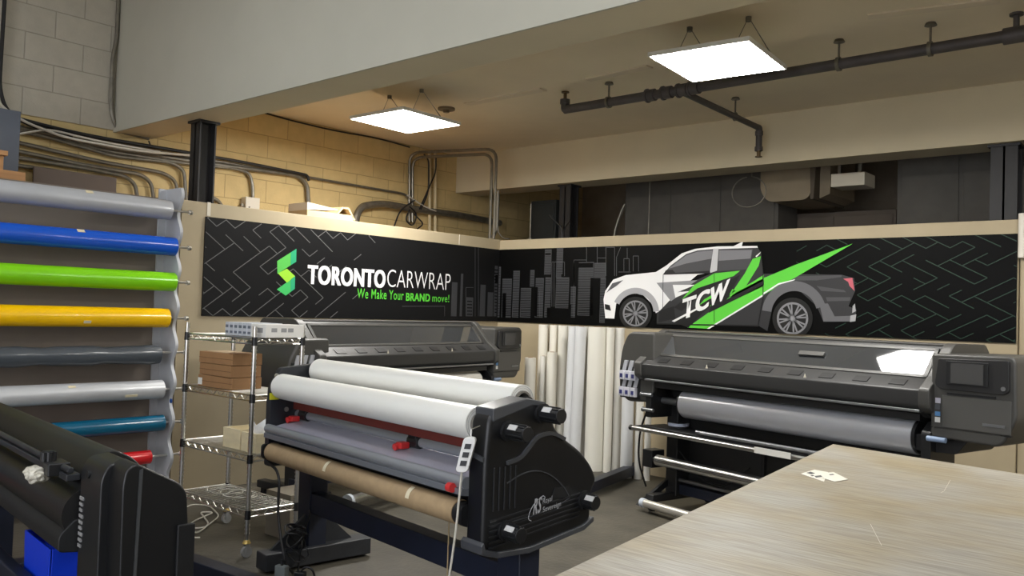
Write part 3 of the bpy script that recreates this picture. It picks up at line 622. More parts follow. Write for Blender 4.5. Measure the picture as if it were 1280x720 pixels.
# =================================================================== PRINTERS
def cart_block(parent, s, y, z, name='ink_cartridge'):
    t = MB().prism([(0,0),(.055,0),(.055,.075),(.0,.075)],'y',-.03,.02); t.v = [Vector((v.x+s,v.y+y,v.z+z)) for v in t.v]
    o = t.build(name, mat('cartridge_white',(206,206,214),.4), parent, bevel=.004)
    MB().box(s+.014,y-.034,z+.018,s+.042,y-.029,z+.05).build('cartridge_slot', mat('cartridge_ink',(50,54,110),.4), o)
    MB().prism([(0,.078),(.03,.11),(.06,.165),(.03,.165)],'y',0,.02).add([],[])
    q_ = MB().prism([(s+.008,z+.078),(s+.05,z+.078),(s+.075,z+.16),(s+.034,z+.16)],'y',y-.005,y+.02)
    q_.build('cartridge_tab', mat('cartridge_grey',(176,178,184),.4), o, bevel=.003)
def printer(name, label, loc, rz, L, media, mr, full=True, podtop=1.42):
    t = thing(name, label, 'printer', loc, rz)
    LB_ = L-.50                                         # right end of the hood
    # stand
    for s in (.16, LB_-.1):
        mb = MB().box(s-.05,.26,.10,s+.07,.44,.90); lg = mb.build('leg', CHARD, t, bevel=.008)
        MB().box(s-.035,.02,.075,s+.055,.78,.135).build('foot', CHARD, lg, bevel=.01)
        for yy in (.06,.72):
            w_ = MB().cyl((s-.01,yy,.035),(s+.03,yy,.035),.035,18); w_.box(s-.02,yy-.02,.04,s+.04,yy+.02,.08)
            w_.build('caster', BLACKM, lg)
    MB().box(.22,.40,.20,LB_-.1,.44,.80).build('rear_panel', CHARD, t, bevel=.005)
    MB().box(.1,.30,.12,LB_,.38,.20).build('cross_beam', NAVY, t, bevel=.006)
    # main body
    prof = rnd([(.03,1.045),(-.005,1.075),(-.01,1.165),(.10,1.235),(.115,1.225),(.262,1.402),(.29,1.43),(.62,1.425),(.70,1.36),(.70,.84),(.30,.84),(.24,.98),(.10,1.0)],[.01,.01,.01,.01,0,.01,.03,.05,.05,.03,.02,.02,.02])
    MB().prism(prof,'x',.06,LB_).build('printer_body', CHAR, t, bevel=.006)
    # end fairings
    pf = rnd([(.04,1.03),(-.02,1.07),(-.025,1.175),(.08,1.25),(.24,1.425),(.28,1.445),(.64,1.44),(.71,1.36),(.71,1.0)],.02)
    MB().prism(pf,'x',.0,.075).build('end_fairing', CHARL, t, bevel=.008)
    MB().prism(pf,'x',LB_-.02,LB_+.05).build('end_fairing', CHARL, t, bevel=.008)
    MB().box(.08,.285,1.425,LB_-.02,.62,1.436).build('top_lid', CHARL, t, bevel=.004)
    # sloping glass window (slightly proud of the body slope)
    d_ = Vector((.147,.177)).normalized(); n_ = Vector((-d_.y,d_.x))
    def W(k, h): p_ = Vector((.117,1.232))+d_*k+n_*h; return (p_.x,p_.y)
    fr = MB(); gl = MB()
    s0, s1 = .11, LB_-.04
    fr.prism([W(.0,-.005),W(.0,.008),W(.022,.008),W(.022,-.005)],'x',s0,s1).prism([W(.205,-.005),W(.205,.008),W(.228,.008),W(.228,-.005)],'x',s0,s1)
    fr.prism([W(0,-.005),W(0,.008),W(.228,.008),W(.228,-.005)],'x',s0,s0+.03).prism([W(0,-.005),W(0,.008),W(.228,.008),W(.228,-.005)],'x',s1-.03,s1)
    wf = fr.build('window_frame', CHARL, t, bevel=.003)
    gl.prism([W(.02,-.002),W(.02,.003),W(.207,.003),W(.207,-.002)],'x',s0+.02,s1-.02).build('window_glass', mat('printer_window_glass',(70,72,74),.035,spec=.9,coat=.6,metal=.35), wf)
    if full: MB().prism([W(.10,.003),W(.10,.02),W(.135,.02),W(.135,.003)],'x',s1-.95,s1-.75).build('window_handle', CHARL, wf, bevel=.003)
    # row of embossed pads on the shelf
    for k in range(9):
        s = .22+k*(LB_-.45)/8; ds = Vector((.11,.07)).normalized(); nn = Vector((-ds.y,ds.x)); P0 = Vector((.02,1.186))
        q = [P0, P0+ds*.055, P0+ds*.055+nn*.003, P0+nn*.003]
        MB().prism([(p_.x,p_.y) for p_ in q],'x',s,s+.10).build('vent_pad', CHARD, t)
    for s in (.75, 1.6): MB().prism([(s,1.178),(s+.02,1.178),(s+.01,1.205)],'y',-.013,-.010).build('warning_mark', mat('mark_pale',(214,208,190),.5), t)
    # fascia trim + platen
    MB().box(.1,.0,1.035,LB_-.02,.04,1.05).build('fascia_trim', ALUP, t, bevel=.003)
    MB().prism([(.06,.98),(.06,1.02),(.28,1.03),(.28,.95)],'x',.1,LB_-.05).build('platen', CHARD, t)
    # left pod
    x0 = -.25
    pp = rnd([(x0+.11,podtop),(.16,podtop),(.16,.86),(x0+.1,.84),(x0+.015,.93),(x0,1.08),(x0+.03,podtop-.13)],[.06,.03,.05,.06,.05,.05,.12])
    MB().prism(pp,'y',.04,.62).build('ink_pod', CHARL, t, bevel=.02, seg=3)
    MB().box(x0+.03,.036,.87,.02,.05,1.13).build('cartridge_bay', BLACK, t, bevel=.005)
    for r_ in range(2):
        for c_ in range(3): cart_block(t, x0+.045+c_*.068, .035, .885+r_*.135)
    # right pod with touch screen
    a_, b_ = LB_+.03, L
    pp = rnd([(a_,1.385),(b_,1.395),(b_+.01,1.05),(b_-.07,.89),(a_,.90)],[.02,.05,.04,.05,.02])
    MB().prism(pp,'y',.03,.62).build('control_pod', CHARL, t, bevel=.02, seg=3)
    w_ = b_-a_
    pn = MB().prism(rnd([(a_+.05,1.36),(b_-.03,1.37),(b_-.025,1.20),(b_-.06,1.18),(a_+.06,1.185),(a_+.03,1.21)],.015),'y',.012,.034).build('screen_bezel', CHARD, t, bevel=.004)
    MB().box(a_+.10,.004,1.215,a_+.10+w_*.5,.014,1.35).build('screen_surround', BLACK, pn, bevel=.002)
    MB().box(a_+.13,.001,1.225,a_+.10+w_*.45,.006,1.34).build('screen', mat('dull_screen',(72,72,72),.25), pn)
    MB().cyl((b_-.055,.006,1.215),(b_-.055,.014,1.215),.012,16).build('button', ALUP, pn)
    MB().box(a_+.07,.026,.965,b_-.02,.034,1.15).build('cover_door', mat('grey_door_plastic',(82,81,78),.45), t, bevel=.006)
    MB().box(a_+.1,.022,1.155,b_-.1,.033,1.168).build('door_grip', BLACK, t)
    MB().box(b_-.17,.0235,1.0,b_-.05,.0265,1.015).build('model_plate', ALUP, t)
    for k,(c_,h_) in enumerate((((190,188,200),.03),((84,86,92),.03),((90,140,190),.025),((220,220,216),.03))):
        MB().box(a_+.03,.026,1.10-k*.037,a_+.06,.0295,1.10-k*.037+h_).build('sticker', mat('sticker_%d'%k,c_,.4), t)
    MB().box(a_,.05,.955,b_-.02,.03,.962).build('pod_line', BLACK, t)
    MB().prism(rnd([(a_-.12,.90),(a_+.2,.90),(a_+.13,.81),(a_-.12,.80)],.02),'y',.08,.5).build('pod_bracket', CHARD, t, bevel=.008)
    MB().cyl((LB_+.02,.02,.89),(LB_+.13,.02,.89),.016,14).build('lever', mat('lever_blue',(140,160,190),.4), t)
    # media roll and web
    s0, s1 = (.42, LB_-.1)
    zr = .875; yr = .16
    rl = MB().pipe((s0,yr,zr),(s1,yr,zr),mr,.04,40).build('media_roll', media, t)
    MB().cyl((.14,yr,zr),(s0,yr,zr),.026,20).cyl((s1,yr,zr),(LB_+.02,yr,zr),.026,20).build('spindle', ALUP, t)
    for s in (s0-.02,s1): MB().cyl((s,yr,zr),(s+.02,yr,zr),mr*.95,30).build('spindle_flange', BLACK, t)
    for s in (.10,LB_-.02): MB().prism(rnd([(.02,.74),(.30,.74),(.30,.98),(.1,.98),(.02,.92)],.02),'x',s,s+.06).build('spindle_holder', BLACK, t, bevel=.005)
    MB().prism([(yr-.03,zr+mr*.94),(yr-.025,zr+mr*.94+.004),(.075,1.025),(.07,1.02)],'x',s0+.02,s1-.02).build('media_sheet', media, t)
    MB().box(.04,.05,.635,LB_-.1,.30,.665).build('media_tray', BLACKM, t, bevel=.006)
    if full:
        MB().cyl((-.03,0,.64),(LB_-.1,0,.64),.018,18).build('front_rod', ALU, t)
        MB().cyl((-.045,0,.64),(-.02,0,.64),.022,14).box(-.01,0,.62,.02,.16,.66).build('rod_end', BLACK, t)
        MB().cyl((.62,.05,.685),(LB_-.4,.05,.685),.014,12).build('inner_rod', ALUP, t)
        MB().prism([(1.22,.625),(1.52,.625),(1.52,.668),(1.22,.668)],'y',-.022,-.018).build('rod_label', mat('label_white',(222,220,212),.5), t)
        # take-up reel
        MB().cyl((.17,.10,.40),(LB_-.1,.10,.395),.042,24).build('take_up_reel', ALU, t)
        for k in range(5): 
            MB().box(.19,.10-.044,.385+k*.008,LB_-.12,.10-.0425,.388+k*.008).build('reel_groove', BLACK, t) if k%2 else None
        MB().cyl((.13,.10,.40),(.17,.10,.40),.02,14).box(.02,.08,.33,.13,.22,.47).box(.0,.1,.36,.04,.16,.40).build('reel_motor', BLACK, t, bevel=.004)
        MB().cyl((.15,.30,.235),(LB_-.1,.30,.235),.016,14).build('lower_bar', ALUP, t)
        MB().cyl((.18,-.03,.07),(LB_-.15,-.03,.07),.032,20).build('tension_roller', mat('roller_satin',(206,202,192),.35,metal=.6), t)
        MB().prism([(-.07,.05),(-.02,.04),(.36,.22),(.32,.26)],'x',.11,.14).build('swing_arm', BLACKM, t)
        MB().cyl((.14,-.03,.07),(.18,-.03,.07),.036,20).build('roller_collar', mat('collar_pale',(196,204,214),.4), t)
        MB().tube([(.04,.1,.78),(-.06,.12,.60),(-.09,.14,.35),(-.05,.2,.14)],.008,8,bend=.1).build('cable', CABLEB, t)
        MB().tube([(.2,.28,.5),(.5,.26,.28),(.7,.28,.26),(.95,.27,.45)],.007,8,bend=.15).build('cable', CABLEB, t)
        MB().box(1.05,.27,.1,1.08,.3,.62).build('brace', BLACKM, t)
        for (u,zz_) in ((.08,.92),(.1,.80)): MB().cyl((u-.02,.02,zz_),(u+.09,.02,zz_),.014,12).cyl((u-.03,.02,zz_),(u-.02,.02,zz_),.02,12).build('loading_lever', ALUP, t)
    return t
M_MEDIA = mat('grey_media_film',(196,198,204),.3,metal=.5,var=.05,bump=.15,bscale=7,stretch=(.3,1,1))
M_MEDIAW = mat('white_media',(232,228,218),.5,var=.02)
O1 = on(790,634,2,0); d1 = -vp_dir(-130)
printer('wide_format_printer','wide charcoal printer with touch screen under the pickup banner, right of the white rolls',O1,math.atan2(d1.y,d1.x),2.91,M_MEDIA,.112)
printer('wide_format_printer','wide charcoal printer against the left partition behind the laminator',(1.26,-3.385,0),math.radians(97),2.80,M_MEDIAW,.095,False,1.30)
# floor rail near the right printer
a = on(738,604,2,.1); b = on(799,580,2,.1); dd = (b-a).normalized(); nn = Vector((-dd.y,dd.x,0))*.045
a2 = a-dd*.1
tag(MB().prism([(a2+nn).xy[:],(b+nn).xy[:],(b-nn).xy[:],(a2-nn).xy[:]],'z',.03,.12).build('steel_rail', NAVY, bevel=.006),'dark blue steel rail on the floor between laminator and right printer','rail')
rail = bpy.data.objects['steel_rail']
MB().cyl(a2+Vector((0,0,-.07)),a2+Vector((0,0,-.1)),.025,12).cyl(b-dd*.1+Vector((0,0,-.07)),b-dd*.1+Vector((0,0,-.1)),.025,12).build('foot', BLACKM, rail)
MB().cyl(a+dd*.05+Vector((0,0,.02)),a+dd*.05+Vector((0,0,.035)),.015,10).build('bolt', CHROME, rail)
# tape ring on the tray
c_ = on(848,531,2,.672)
o = MB().pipe((0,0,0),(0,0,.022),.085,.06,36).build('tape_roll', mat('pale_blue_tape',(220,228,248),.4)); o.location=(c_.x,c_.y,.666); tag(o,'pale blue roll of tape lying on the right printer tray','tape')
# =================================================================== LAMINATOR
d3 = -vp_dir(-300); O3 = Vector((2.24,-4.1,0)); rz3 = math.atan2(d3.y,d3.x)
lam = thing('roll_laminator','black roll laminator with two big white rolls and a cardboard tube in front','laminator',O3,rz3)
M_COVER = mat('cover_black_plastic',(20,21,23),.38,var=.06,bump=.05,bscale=250)
pl = MB().prism(rnd([(-.305,.60),(.34,.60),(.34,1.03),(.16,1.19),(.02,1.20),(-.24,1.175),(-.30,1.06)],.02),'x',-.05,.0).build('side_plate', mat('plate_dark_blue_black',(34,37,42),.45,var=.06), lam, bevel=.004)
MB().prism(rnd([(-.28,.62),(.02,.62),(.02,1.02),(-.1,1.04),(-.28,1.0)],.03),'x',-.11,-.05).build('end_cover', M_COVER, lam, bevel=.012)
MB().box(.001,-.31,.99,.003,-.25,1.03).build('yellow_label', mat('label_yellow',(206,204,40),.5), pl)
for y,z in ((-.2,.93),(-.27,1.13),(-.30,.66)): MB().cyl((0,y,z),(.006,y,z),.014,14).build('bolt', CHROME, pl)
# outer cover on the right
oc = [(-.30,.56),(-.30,.95),(-.285,1.11),(-.22,1.145),(-.08,1.172),(.045,1.155),(.105,1.035),(.17,.985),(.27,.925),(.345,.85),(.38,.785),(.345,.735),(.34,.605),(.29,.58),(-.04,.53),(-.22,.535)]
cv = MB().prism(rnd(oc,[.05,.06,.03,.03,.02,.03,.02,.1,.1,.08,.03,.03,.06,.05,.1,.08]),'x',1.865,1.985).build('drive_cover', M_COVER, lam, bevel=.022, seg=4)
MB().prism([(1.875,.94),(1.92,.935),(1.975,.925),(1.975,.945),(1.92,.955),(1.875,.96)],'y',-.306,-.298).build('swoosh_rib', mat('rib_grey_black',(70,72,76),.3), cv)
def side3(s0, u, v):
    Q = O3+d3*s0; r = ray(u,v); p_ = CAM+r*((Q-CAM).dot(d3)/r.dot(d3)); rel = p_-O3
    n_ = Vector((-d3.y,d3.x,0)); return rel.dot(n_), p_.z
# raised arch band and recessed-looking panel
def arcband(r0, r1, cy, cz, a0, a1, s0, s1, ky=1, n=26):
    out = [(cy+r0*ky*math.cos(t),cz+r0*math.sin(t)) for t in [a0+(a1-a0)*i/n for i in range(n+1)]]
    inn = [(cy+r1*ky*math.cos(t),cz+r1*math.sin(t)) for t in [a1+(a0-a1)*i/n for i in range(n+1)]]
    return MB().prism(out+inn,'x',s0,s1)
def strip3(name, m_, pxs, w, th=.012, s0=1.985):
    P_ = [Vector(side3(s0+th*.5,u,v)) for u,v in pxs]; q = []
    for i in range(len(P_)-1):      # smooth the polyline
        a_,b_,c_,d_ = P_[max(i-1,0)],P_[i],P_[i+1],P_[min(i+2,len(P_)-1)]
        for k in range(5):
            t_ = k/5; q.append(.5*((2*b_)+(c_-a_)*t_+(2*a_-5*b_+4*c_-d_)*t_*t_+(3*b_-a_-3*c_+d_)*t_**3))
    q.append(P_[-1]); up = []; dn = []
    for i,p_ in enumerate(q):
        t_ = (q[min(i+1,len(q)-1)]-q[max(i-1,0)]).normalized(); n_ = Vector((-t_.y,t_.x)); up.append(tuple(p_+n_*w/2)); dn.append(tuple(p_-n_*w/2))
    mb = MB(); n_ = len(up)
    for k in range(n_-1): mb.prism([up[k],up[k+1],dn[k+1],dn[k]],'x',s0,s0+th)
    return mb.build(name, m_, cv)
strip3('swoosh_rib', mat('rib_grey_black',(70,72,76),.3), [(634,579),(650,572),(660,561),(670,548),(680,543),(692,542),(706,549)], .016)
strip3('arch_highlight', mat('rib_grey_black',(70,72,76),.3), [(634,604),(650,594),(665,589),(680,590),(693,597),(704,608),(711,620)], .004, .006)  # highlight along the inner arch edge, put in as a lighter grey strip
strip3('arch_highlight', mat('rib_grey_black',(70,72,76),.3), [(640,652),(670,643),(700,630),(712,622)], .003, .006)  # lower run of the same painted edge highlight
MB().prism(rnd([(-.27,1.09),(-.05,1.15),(.03,1.14),(.03,1.16),(-.08,1.182),(-.27,1.145)],.01),'x',1.87,1.99).build('top_cap', mat('rib_grey_black',(56,58,62),.3), cv, bevel=.008)
for k in range(5): MB().box(1.984,-.255+k*.03,.72,1.990,-.248+k*.03,.90).build('vertical_rib', mat('cover_black_satin',(36,37,40),.3), cv, bevel=.002)
for k in range(6): MB().prism([(-.27,.565+k*.022),(.26-.0*k,.635+k*.020),(.26,.641+k*.020),(-.27,.573+k*.022)],'x',1.984,1.992).build('lower_rib', mat('cover_black_satin',(36,37,40),.3), cv)
MB().prism([(-.315,.585),(-.312,.55),(-.22,.523),(-.04,.518),(.29,.568),(.352,.60),(.352,.622),(.28,.592),(-.04,.543),(-.22,.548),(-.29,.57),(-.30,.60)],'x',1.855,1.995).build('bottom_lip', MATS['rib_grey_black'], cv, bevel=.004)
MB().prism([side3(1.99,*q_) for q_ in ((694,610),(712,607),(714,622),(690,622))],'x',1.984,1.99).build('cover_recess', BLACKM, cv)
def knob(u, v, s0, y, z, ln=.11, r=.034):
    k_ = MB().cyl((s0,y,z),(s0+ln,y,z),r,20,r*.92)
    for i in range(10):
        t_ = 2*PI*i/10; k_.box(s0+.02,-.004,r*.9,s0+ln-.006,.004,r*1.08, Matrix.Translation((0,y,z)) @ Matrix.Rotation(t_,4,'X'))
    o_ = k_.build('tension_knob', BLACK, lam, bevel=.003)
    MB().cyl((s0-.012,y,z),(s0+.01,y,z),r*1.3,20).build('knob_collar', BLACKM, o_)
    M_ = Matrix.Translation((0,y,z)) @ Matrix.Rotation(.9,4,'X')
    MB().box(s0+.03,-.012,r*1.0,s0+.08,.012,r*1.12,M_).build('knob_mark', mat('mark_white',(206,206,204),.5), o_)
for u, v, ln in ((638,539,.12),(680,517,.12),(733,626,.07),(634,664,.10)):
    y_, z_ = side3(2.0,u,v); knob(u,v,1.99,y_,z_,ln)
# logo on the cover
def side_text(txt, u0, v0, u1, v1, h, bold, shear=0, nm='cover_lettering'):
    a_ = side3(2.0,u0,v0); b_ = side3(2.0,u1,v1)
    lettering(nm, txt, mat('print_silver',(176,178,182),.4), cv, (2.0,a_[0],a_[1]), (0,b_[0]-a_[0],b_[1]-a_[1]), (0,0,h), bold, shear)
side_text('RS', 666,644, 677,640, .068, .02, .35)
side_text('Royal', 678.5,632, 690,628, .03, .0)
side_text('Sovereign', 678.5,642.5, 701,634.5, .03, .0)
arc = [Vector((1.992,)+tuple(side3(1.992,u,v))) for u,v in ((664,651),(660.5,650),(661,643),(666,632),(673,624),(679,619.5),(681.5,621),(680,626))]
MB().tube(arc,.0016,6,bend=.02).build('logo_arc', MATS['print_silver'], cv)
# rolls
M_FILMW = mat('laminate_white',(232,232,226),.38,var=.03,vscale=3,bump=.1,bscale=6,stretch=(.1,1,1),coat=.2)
def big_roll(y, z, r, s0, s1, label):
    o_ = MB().pipe((s0,0,0),(s1,0,0),r,.045,44).build('laminate_roll', M_FILMW); o_.location = O3+Vector((-d3.y,d3.x,0))*y+Vector((0,0,z)); o_.rotation_euler=(0,0,rz3)
    tag(o_, label, 'roll')
    MB().pipe((s0-.01,0,0),(s1+.012,0,0),.0445,.036,28).build('core', mat('core_grey',(120,116,108),.6), o_)
    MB().pipe((s1,0,0),(s1+.002,0,0),r*.93,r*.9,40).pipe((s1,0,0),(s1+.002,0,0),r*.80,r*.785,40).pipe((s1,0,0),(s1+.002,0,0),r*.66,r*.65,40).build('end_ring', mat('ring_grey',(186,186,184),.5), o_)
    MB().cyl((s0-.04,0,0),(s1+.05,0,0),.022,18).build('shaft', BLACK, lam).matrix_local = Matrix.Translation((0,y,z))
big_roll(-.24,1.068,.074,.02,1.86,'thick white film roll on the laminator, front one of the two')
big_roll(.0,1.155,.072,.02,1.865,'thick white film roll on the laminator, rear one of the two')
MB().box(.0,-.155,.93,1.88,-.145,1.03).build('red_guard', mat('oxide_red',(104,40,32),.55,var=.1), lam, bevel=.003)
MB().cyl((0,-.12,.90),(1.88,-.12,.90),.024,18).box(0,-.125,.925,1.88,-.115,.93).build('feed_bar', mat('satin_silver_rod',(156,160,166),.32,metal=.45), lam)
MB().prism([(-.10,.865),(-.10,.875),(-.29,.835),(-.29,.825)],'x',.02,1.88).build('feed_table', mat('grey_lilac_sheet',(176,176,190),.35,metal=.2,var=.06), lam)
MB().cyl((0,-.31,.825),(1.88,-.31,.825),.026,20).build('idler_rod', mat('satin_silver_rod',(156,160,166),.32,metal=.45), lam)
MB().prism([(-.335,.775),(-.335,.80),(-.29,.81),(-.26,.79),(-.27,.765)],'x',0,1.88).build('front_rail', mat('rail_grey',(128,132,138),.4,metal=.4), lam)
MB().box(0,-.20,.60,1.88,-.17,.78).build('inner_panel', BLACKM, lam)
MB().box(0,.15,.58,1.88,.18,1.02).build('rear_panel', BLACKM, lam)
for s in (.06,1.20):
    c_ = MB().box(s,-.15,.875,s+.07,-.09,.935).cyl((s-.01,-.12,.90),(s+.08,-.12,.90),.033,16).build('clamp', BLACK, lam, bevel=.004)
    MB().cyl((s-.02,-.17,.88),(s-.02,-.215,.87),.018,14).box(s-.03,-.20,.865,s+.02,-.15,.895).build('red_knob', mat('knob_red',(206,52,52),.4), c_, bevel=.004)
MB().cyl((1.80,-.345,.80),(1.83,-.345,.80),.02,14).build('red_button', MATS['knob_red'], lam)
# cardboard tube on its shaft
tb = MB().pipe((.03,-.29,.69),(1.82,-.29,.69),.054,.038,40).build('cardboard_tube', mat('kraft_tube',(166,142,108),.75,var=.08,vscale=25)); tb.location = O3; tb.rotation_euler=(0,0,rz3)
tag(tb,'brown cardboard tube mounted along the front of the laminator','tube')
for s in (.72,1.48):
    tp = [(-.29-r_*math.sin(t_), .69+r_*math.cos(t_)) for r_, ts in ((.0575,range(0,9)),(.0563,range(8,-1,-1))) for t_ in [.35+k_*.14 for k_ in ts]]
    MB().prism(tp,'x',s,s+.028).build('tape_band', mat('tape_cream',(222,212,182),.5), tb)
MB().cyl((-.03,-.29,.69),(1.88,-.29,.69),.02,18).cyl((1.82,-.29,.69),(1.87,-.29,.69),.05,24).build('tube_shaft', BLACK, lam)
for s in (-.04,1.85): MB().prism(rnd([(-.335,.65),(-.2,.61),(-.2,.74),(-.335,.73)],.02),'x',s+.01,s+.03).build('tube_bracket', BLACK, lam)
# stand
MB().box(.0,-.05,.31,1.9,.05,.43).build('cross_beam', NAVY, lam, bevel=.008)
for s in (-.10,1.78):
    lg = MB().box(s+.02,-.06,.10,s+.17,.06,.60).build('leg', NAVY, lam, bevel=.008)
    MB().box(s+.07,-.34,.015,s+.20,.36,.115).build('foot', STEELD, lg, bevel=.008)
    MB().prism([(-.06,.115),(-.06,.3),(-.28,.115)],'x',s+.11,s+.13).build('gusset', STEELD, lg)
    MB().prism([(.06,.115),(.06,.3),(.26,.115)],'x',s+.11,s+.13).build('gusset', STEELD, lg)
# silver roller under laminator (part of left printer take-up, lies on floor behind)
a = on(437,626,2,.14); b = on(500,607,2,.14); dd = (b-a).normalized()
o = MB().cyl((0,0,0),dd*1.6,.035,24).build('floor_roller', ALU); o.location=(a.x,a.y,.14); tag(o,'shiny aluminium roller seen under the laminator beam','roller')
MB().cyl(dd*-.03,dd*.0,.05,20).build('end_collar', mat('collar_pale',(196,204,214),.4), o)
MB().box(-.02,-.05,-.14,.02,.05,.0).box(dd.x*1.5-.02,dd.y*1.5-.05,-.14,dd.x*1.5+.02,dd.y*1.5+.05,0).build('stand', BLACKM, o)
# hanging power strip with cord
t = thing('power_strip','white three-socket power strip hanging on the laminator cover','power strip',(0,0,0))
n3 = Vector((-d3.y,d3.x,0))
def L3(s, y, z): return O3+d3*s+n3*y+Vector((0,0,z))
c_ = L3(1.92,-.35,.955); rw = (d3*.75+n3*.66).normalized(); up = Vector((0,0,1))*.96+rw*.22; up.normalize()
M_ = Matrix.Translation(c_) @ Matrix((( rw.x, rw.cross(up).x*-1, up.x),(rw.y, rw.cross(up).y*-1, up.y),(rw.z, rw.cross(up).z*-1, up.z))).to_4x4()
MB().prism(rnd([(-.026,-.075),(.026,-.075),(.026,.075),(-.026,.075)],.02),'y',-.015,.015,M_).build('body', WHITE, t, bevel=.003)
for k in (-.036,0,.036):
    for dy in (-.0165,.0165): MB().box(-.013,dy-.002,k-.011,.013,dy+.002,k+.011,M_).build('socket', BLACK, t)
top = M_ @ Vector((0,0,.075)); bot = M_ @ Vector((0,0,-.075))
MB().tube([top,top+Vector((0,0,.03)),L3(1.93,-.29,1.07)],.003,6).build('hook', CHROME, t)
e1 = on(583,725,1,-4.75); 
cd_ = MB().tube([bot,bot+Vector((-.012,-.01,-.25)),bot+Vector((-.05,-.03,-.6)),(bot.x-.08,bot.y-.04,.02),(bot.x-.3,bot.y+.1,.012)],.005,8,bend=.1).build('cord', CABLEW, t)
a = L3(1.74,-.29,.64)
iv = Matrix.Rotation(-rz3,4,'Z') @ Matrix.Translation(-O3)
MB().tube([iv @ q_ for q_ in (a,a+Vector((0,0,-.35)),a+Vector((.02,-.03,-.66)),Vector((a.x+.15,a.y-.05,.012)))],.003,6,bend=.1).build('thin_cord', mat('tan_cord',(150,130,96),.6), lam)
# cables at laminator foot
rr = random.Random(3)
c0 = L3(.12,-.16,.17); pts = []
for i in range(46):
    t_ = i*.9; k_ = .05+.03*rr.random(); pts.append(c0+Vector((k_*math.cos(t_)+rr.uniform(-.02,.02), k_*math.sin(t_)*.8+rr.uniform(-.02,.02), .09*math.sin(i*.37)+rr.uniform(-.02,.02))))
tag(MB().tube([(c0.x+.02,c0.y,.008)]+pts+[c0+Vector((.05,.05,.16)),L3(.05,-.05,.33)],.0055,6,bend=.04,seg=3).build('tangled_cable', CABLEB),'tangled bundle of black cable at the left foot of the laminator','cable')
a = on(402,722,1,-4.56); 
o = MB().box(-.035,-.02,0,.035,.02,.12).build('power_adapter', mat('adapter_grey',(116,122,122),.5), bevel=.006); pa = L3(.34,-.36,0); o.location=(pa.x,pa.y,0.001); o.rotation_euler=(0,0,.3); tag(o,'grey power adapter standing on the floor in front of the laminator foot','adapter')
MB().cyl((0,0,.12),(0,0,.15),.008,8).build('plug', BLACK, o)
o = MB().box(-.03,-.02,0,.03,.02,.10).build('power_adapter', BLACK, bevel=.006); pa = L3(.44,-.3,0); o.location=(pa.x,pa.y,0.001); o.rotation_euler=(0,0,.5); tag(o,'black power adapter on the floor right of the grey one','adapter')
MB().tube([(0,0,.10),(.03,0,.13),(.07,.0,.12),(.09,.03,.02)],.006,6,bend=.03).build('lead', CABLEB, o)
pts = [on(345,530,1,-4.40),on(352,585,1,-4.45),on(349,640,1,-4.5)]; 
tag(MB().tube([L3(.0,-.31,.63),on(350,590,1,-4.44),on(347,640,1,-4.46),on(352,680,1,-4.48),on(357,706,2,.12),on(366,716,2,.012)],.008,8,bend=.12).build('drop_cable', CABLEB),'black cable hanging from the left end of the laminator to its foot','cable')
# =================================================================== WIRE SHELF
def wire_shelf():
    x0,x1,y0,y1 = 1.08,1.90,-4.33,-3.98
    t = thing('wire_shelf','chrome wire shelf trolley on casters between roll rack and laminator','shelf',(0,0,0))
    for x,y in ((x0,y0),(x1,y0),(x0,y1),(x1,y1)):
        p_ = MB().cyl((x,y,.10),(x,y,1.41),.0135,14)
        zz_ = .14
        while zz_ < 1.40: p_.pipe((x,y,zz_),(x,y,zz_+.008),.0162,.013,12); zz_ += .0254
        po = p_.build('post', CHROME, t)
        MB().cyl((x,y,.085),(x,y,.105),.026,14,.016).build('caster_socket', mat('brass_yellow',(200,172,100),.4,metal=.5), po)
        MB().pipe((x-.012,y,.034),(x+.012,y,.034),.034,.016,20).cyl((x-.014,y,.034),(x+.014,y,.034),.016,12).box(x-.018,y-.012,.03,x-.014,y+.012,.088).box(x+.014,y-.012,.03,x+.018,y+.012,.088).build('caster', mat('caster_grey',(150,150,148),.4), po)
    for z in (1.335,.985,.615,.275):
        m_ = MB()
        for za,zb2 in ((z,z-.035),):
            for (xa,ya,xb,yb) in ((x0,y0,x1,y0),(x0,y1,x1,y1),(x0,y0,x0,y1),(x1,y0,x1,y1)):
                m_.cyl((xa,ya,z),(xb,yb,z),.005,8); m_.cyl((xa,ya,z-.035),(xb,yb,z-.035),.005,8)
                L_ = max(abs(xb-xa),abs(yb-ya)); n_ = int(L_/.045)
                zig = [(xa+(xb-xa)*i/n_, ya+(yb-ya)*i/n_, z if i%2 else z-.035) for i in range(n_+1)]
                m_.tube(zig,.0035,5)
        n_ = 22
        for i in range(1,n_): 
            x = x0+(x1-x0)*i/n_; m_.cyl((x,y0,z+.002),(x,y1,z+.002),.0028,6)
        for k in (.33,.66): m_.cyl((x0,y0+(y1-y0)*k,z-.003),(x1,y0+(y1-y0)*k,z-.003),.0025,6)
        m_.build('shelf_rack', CHROME, t)
        for x,y in ((x0,y0),(x1,y0),(x0,y1),(x1,y1)): MB().cyl((x,y,z-.045),(x,y,z+.008),.019,14,.017).build('collar', BLACK, t)
    return t
wire_shelf()
ST = {1:1.341,2:.991,3:.621,4:.281}
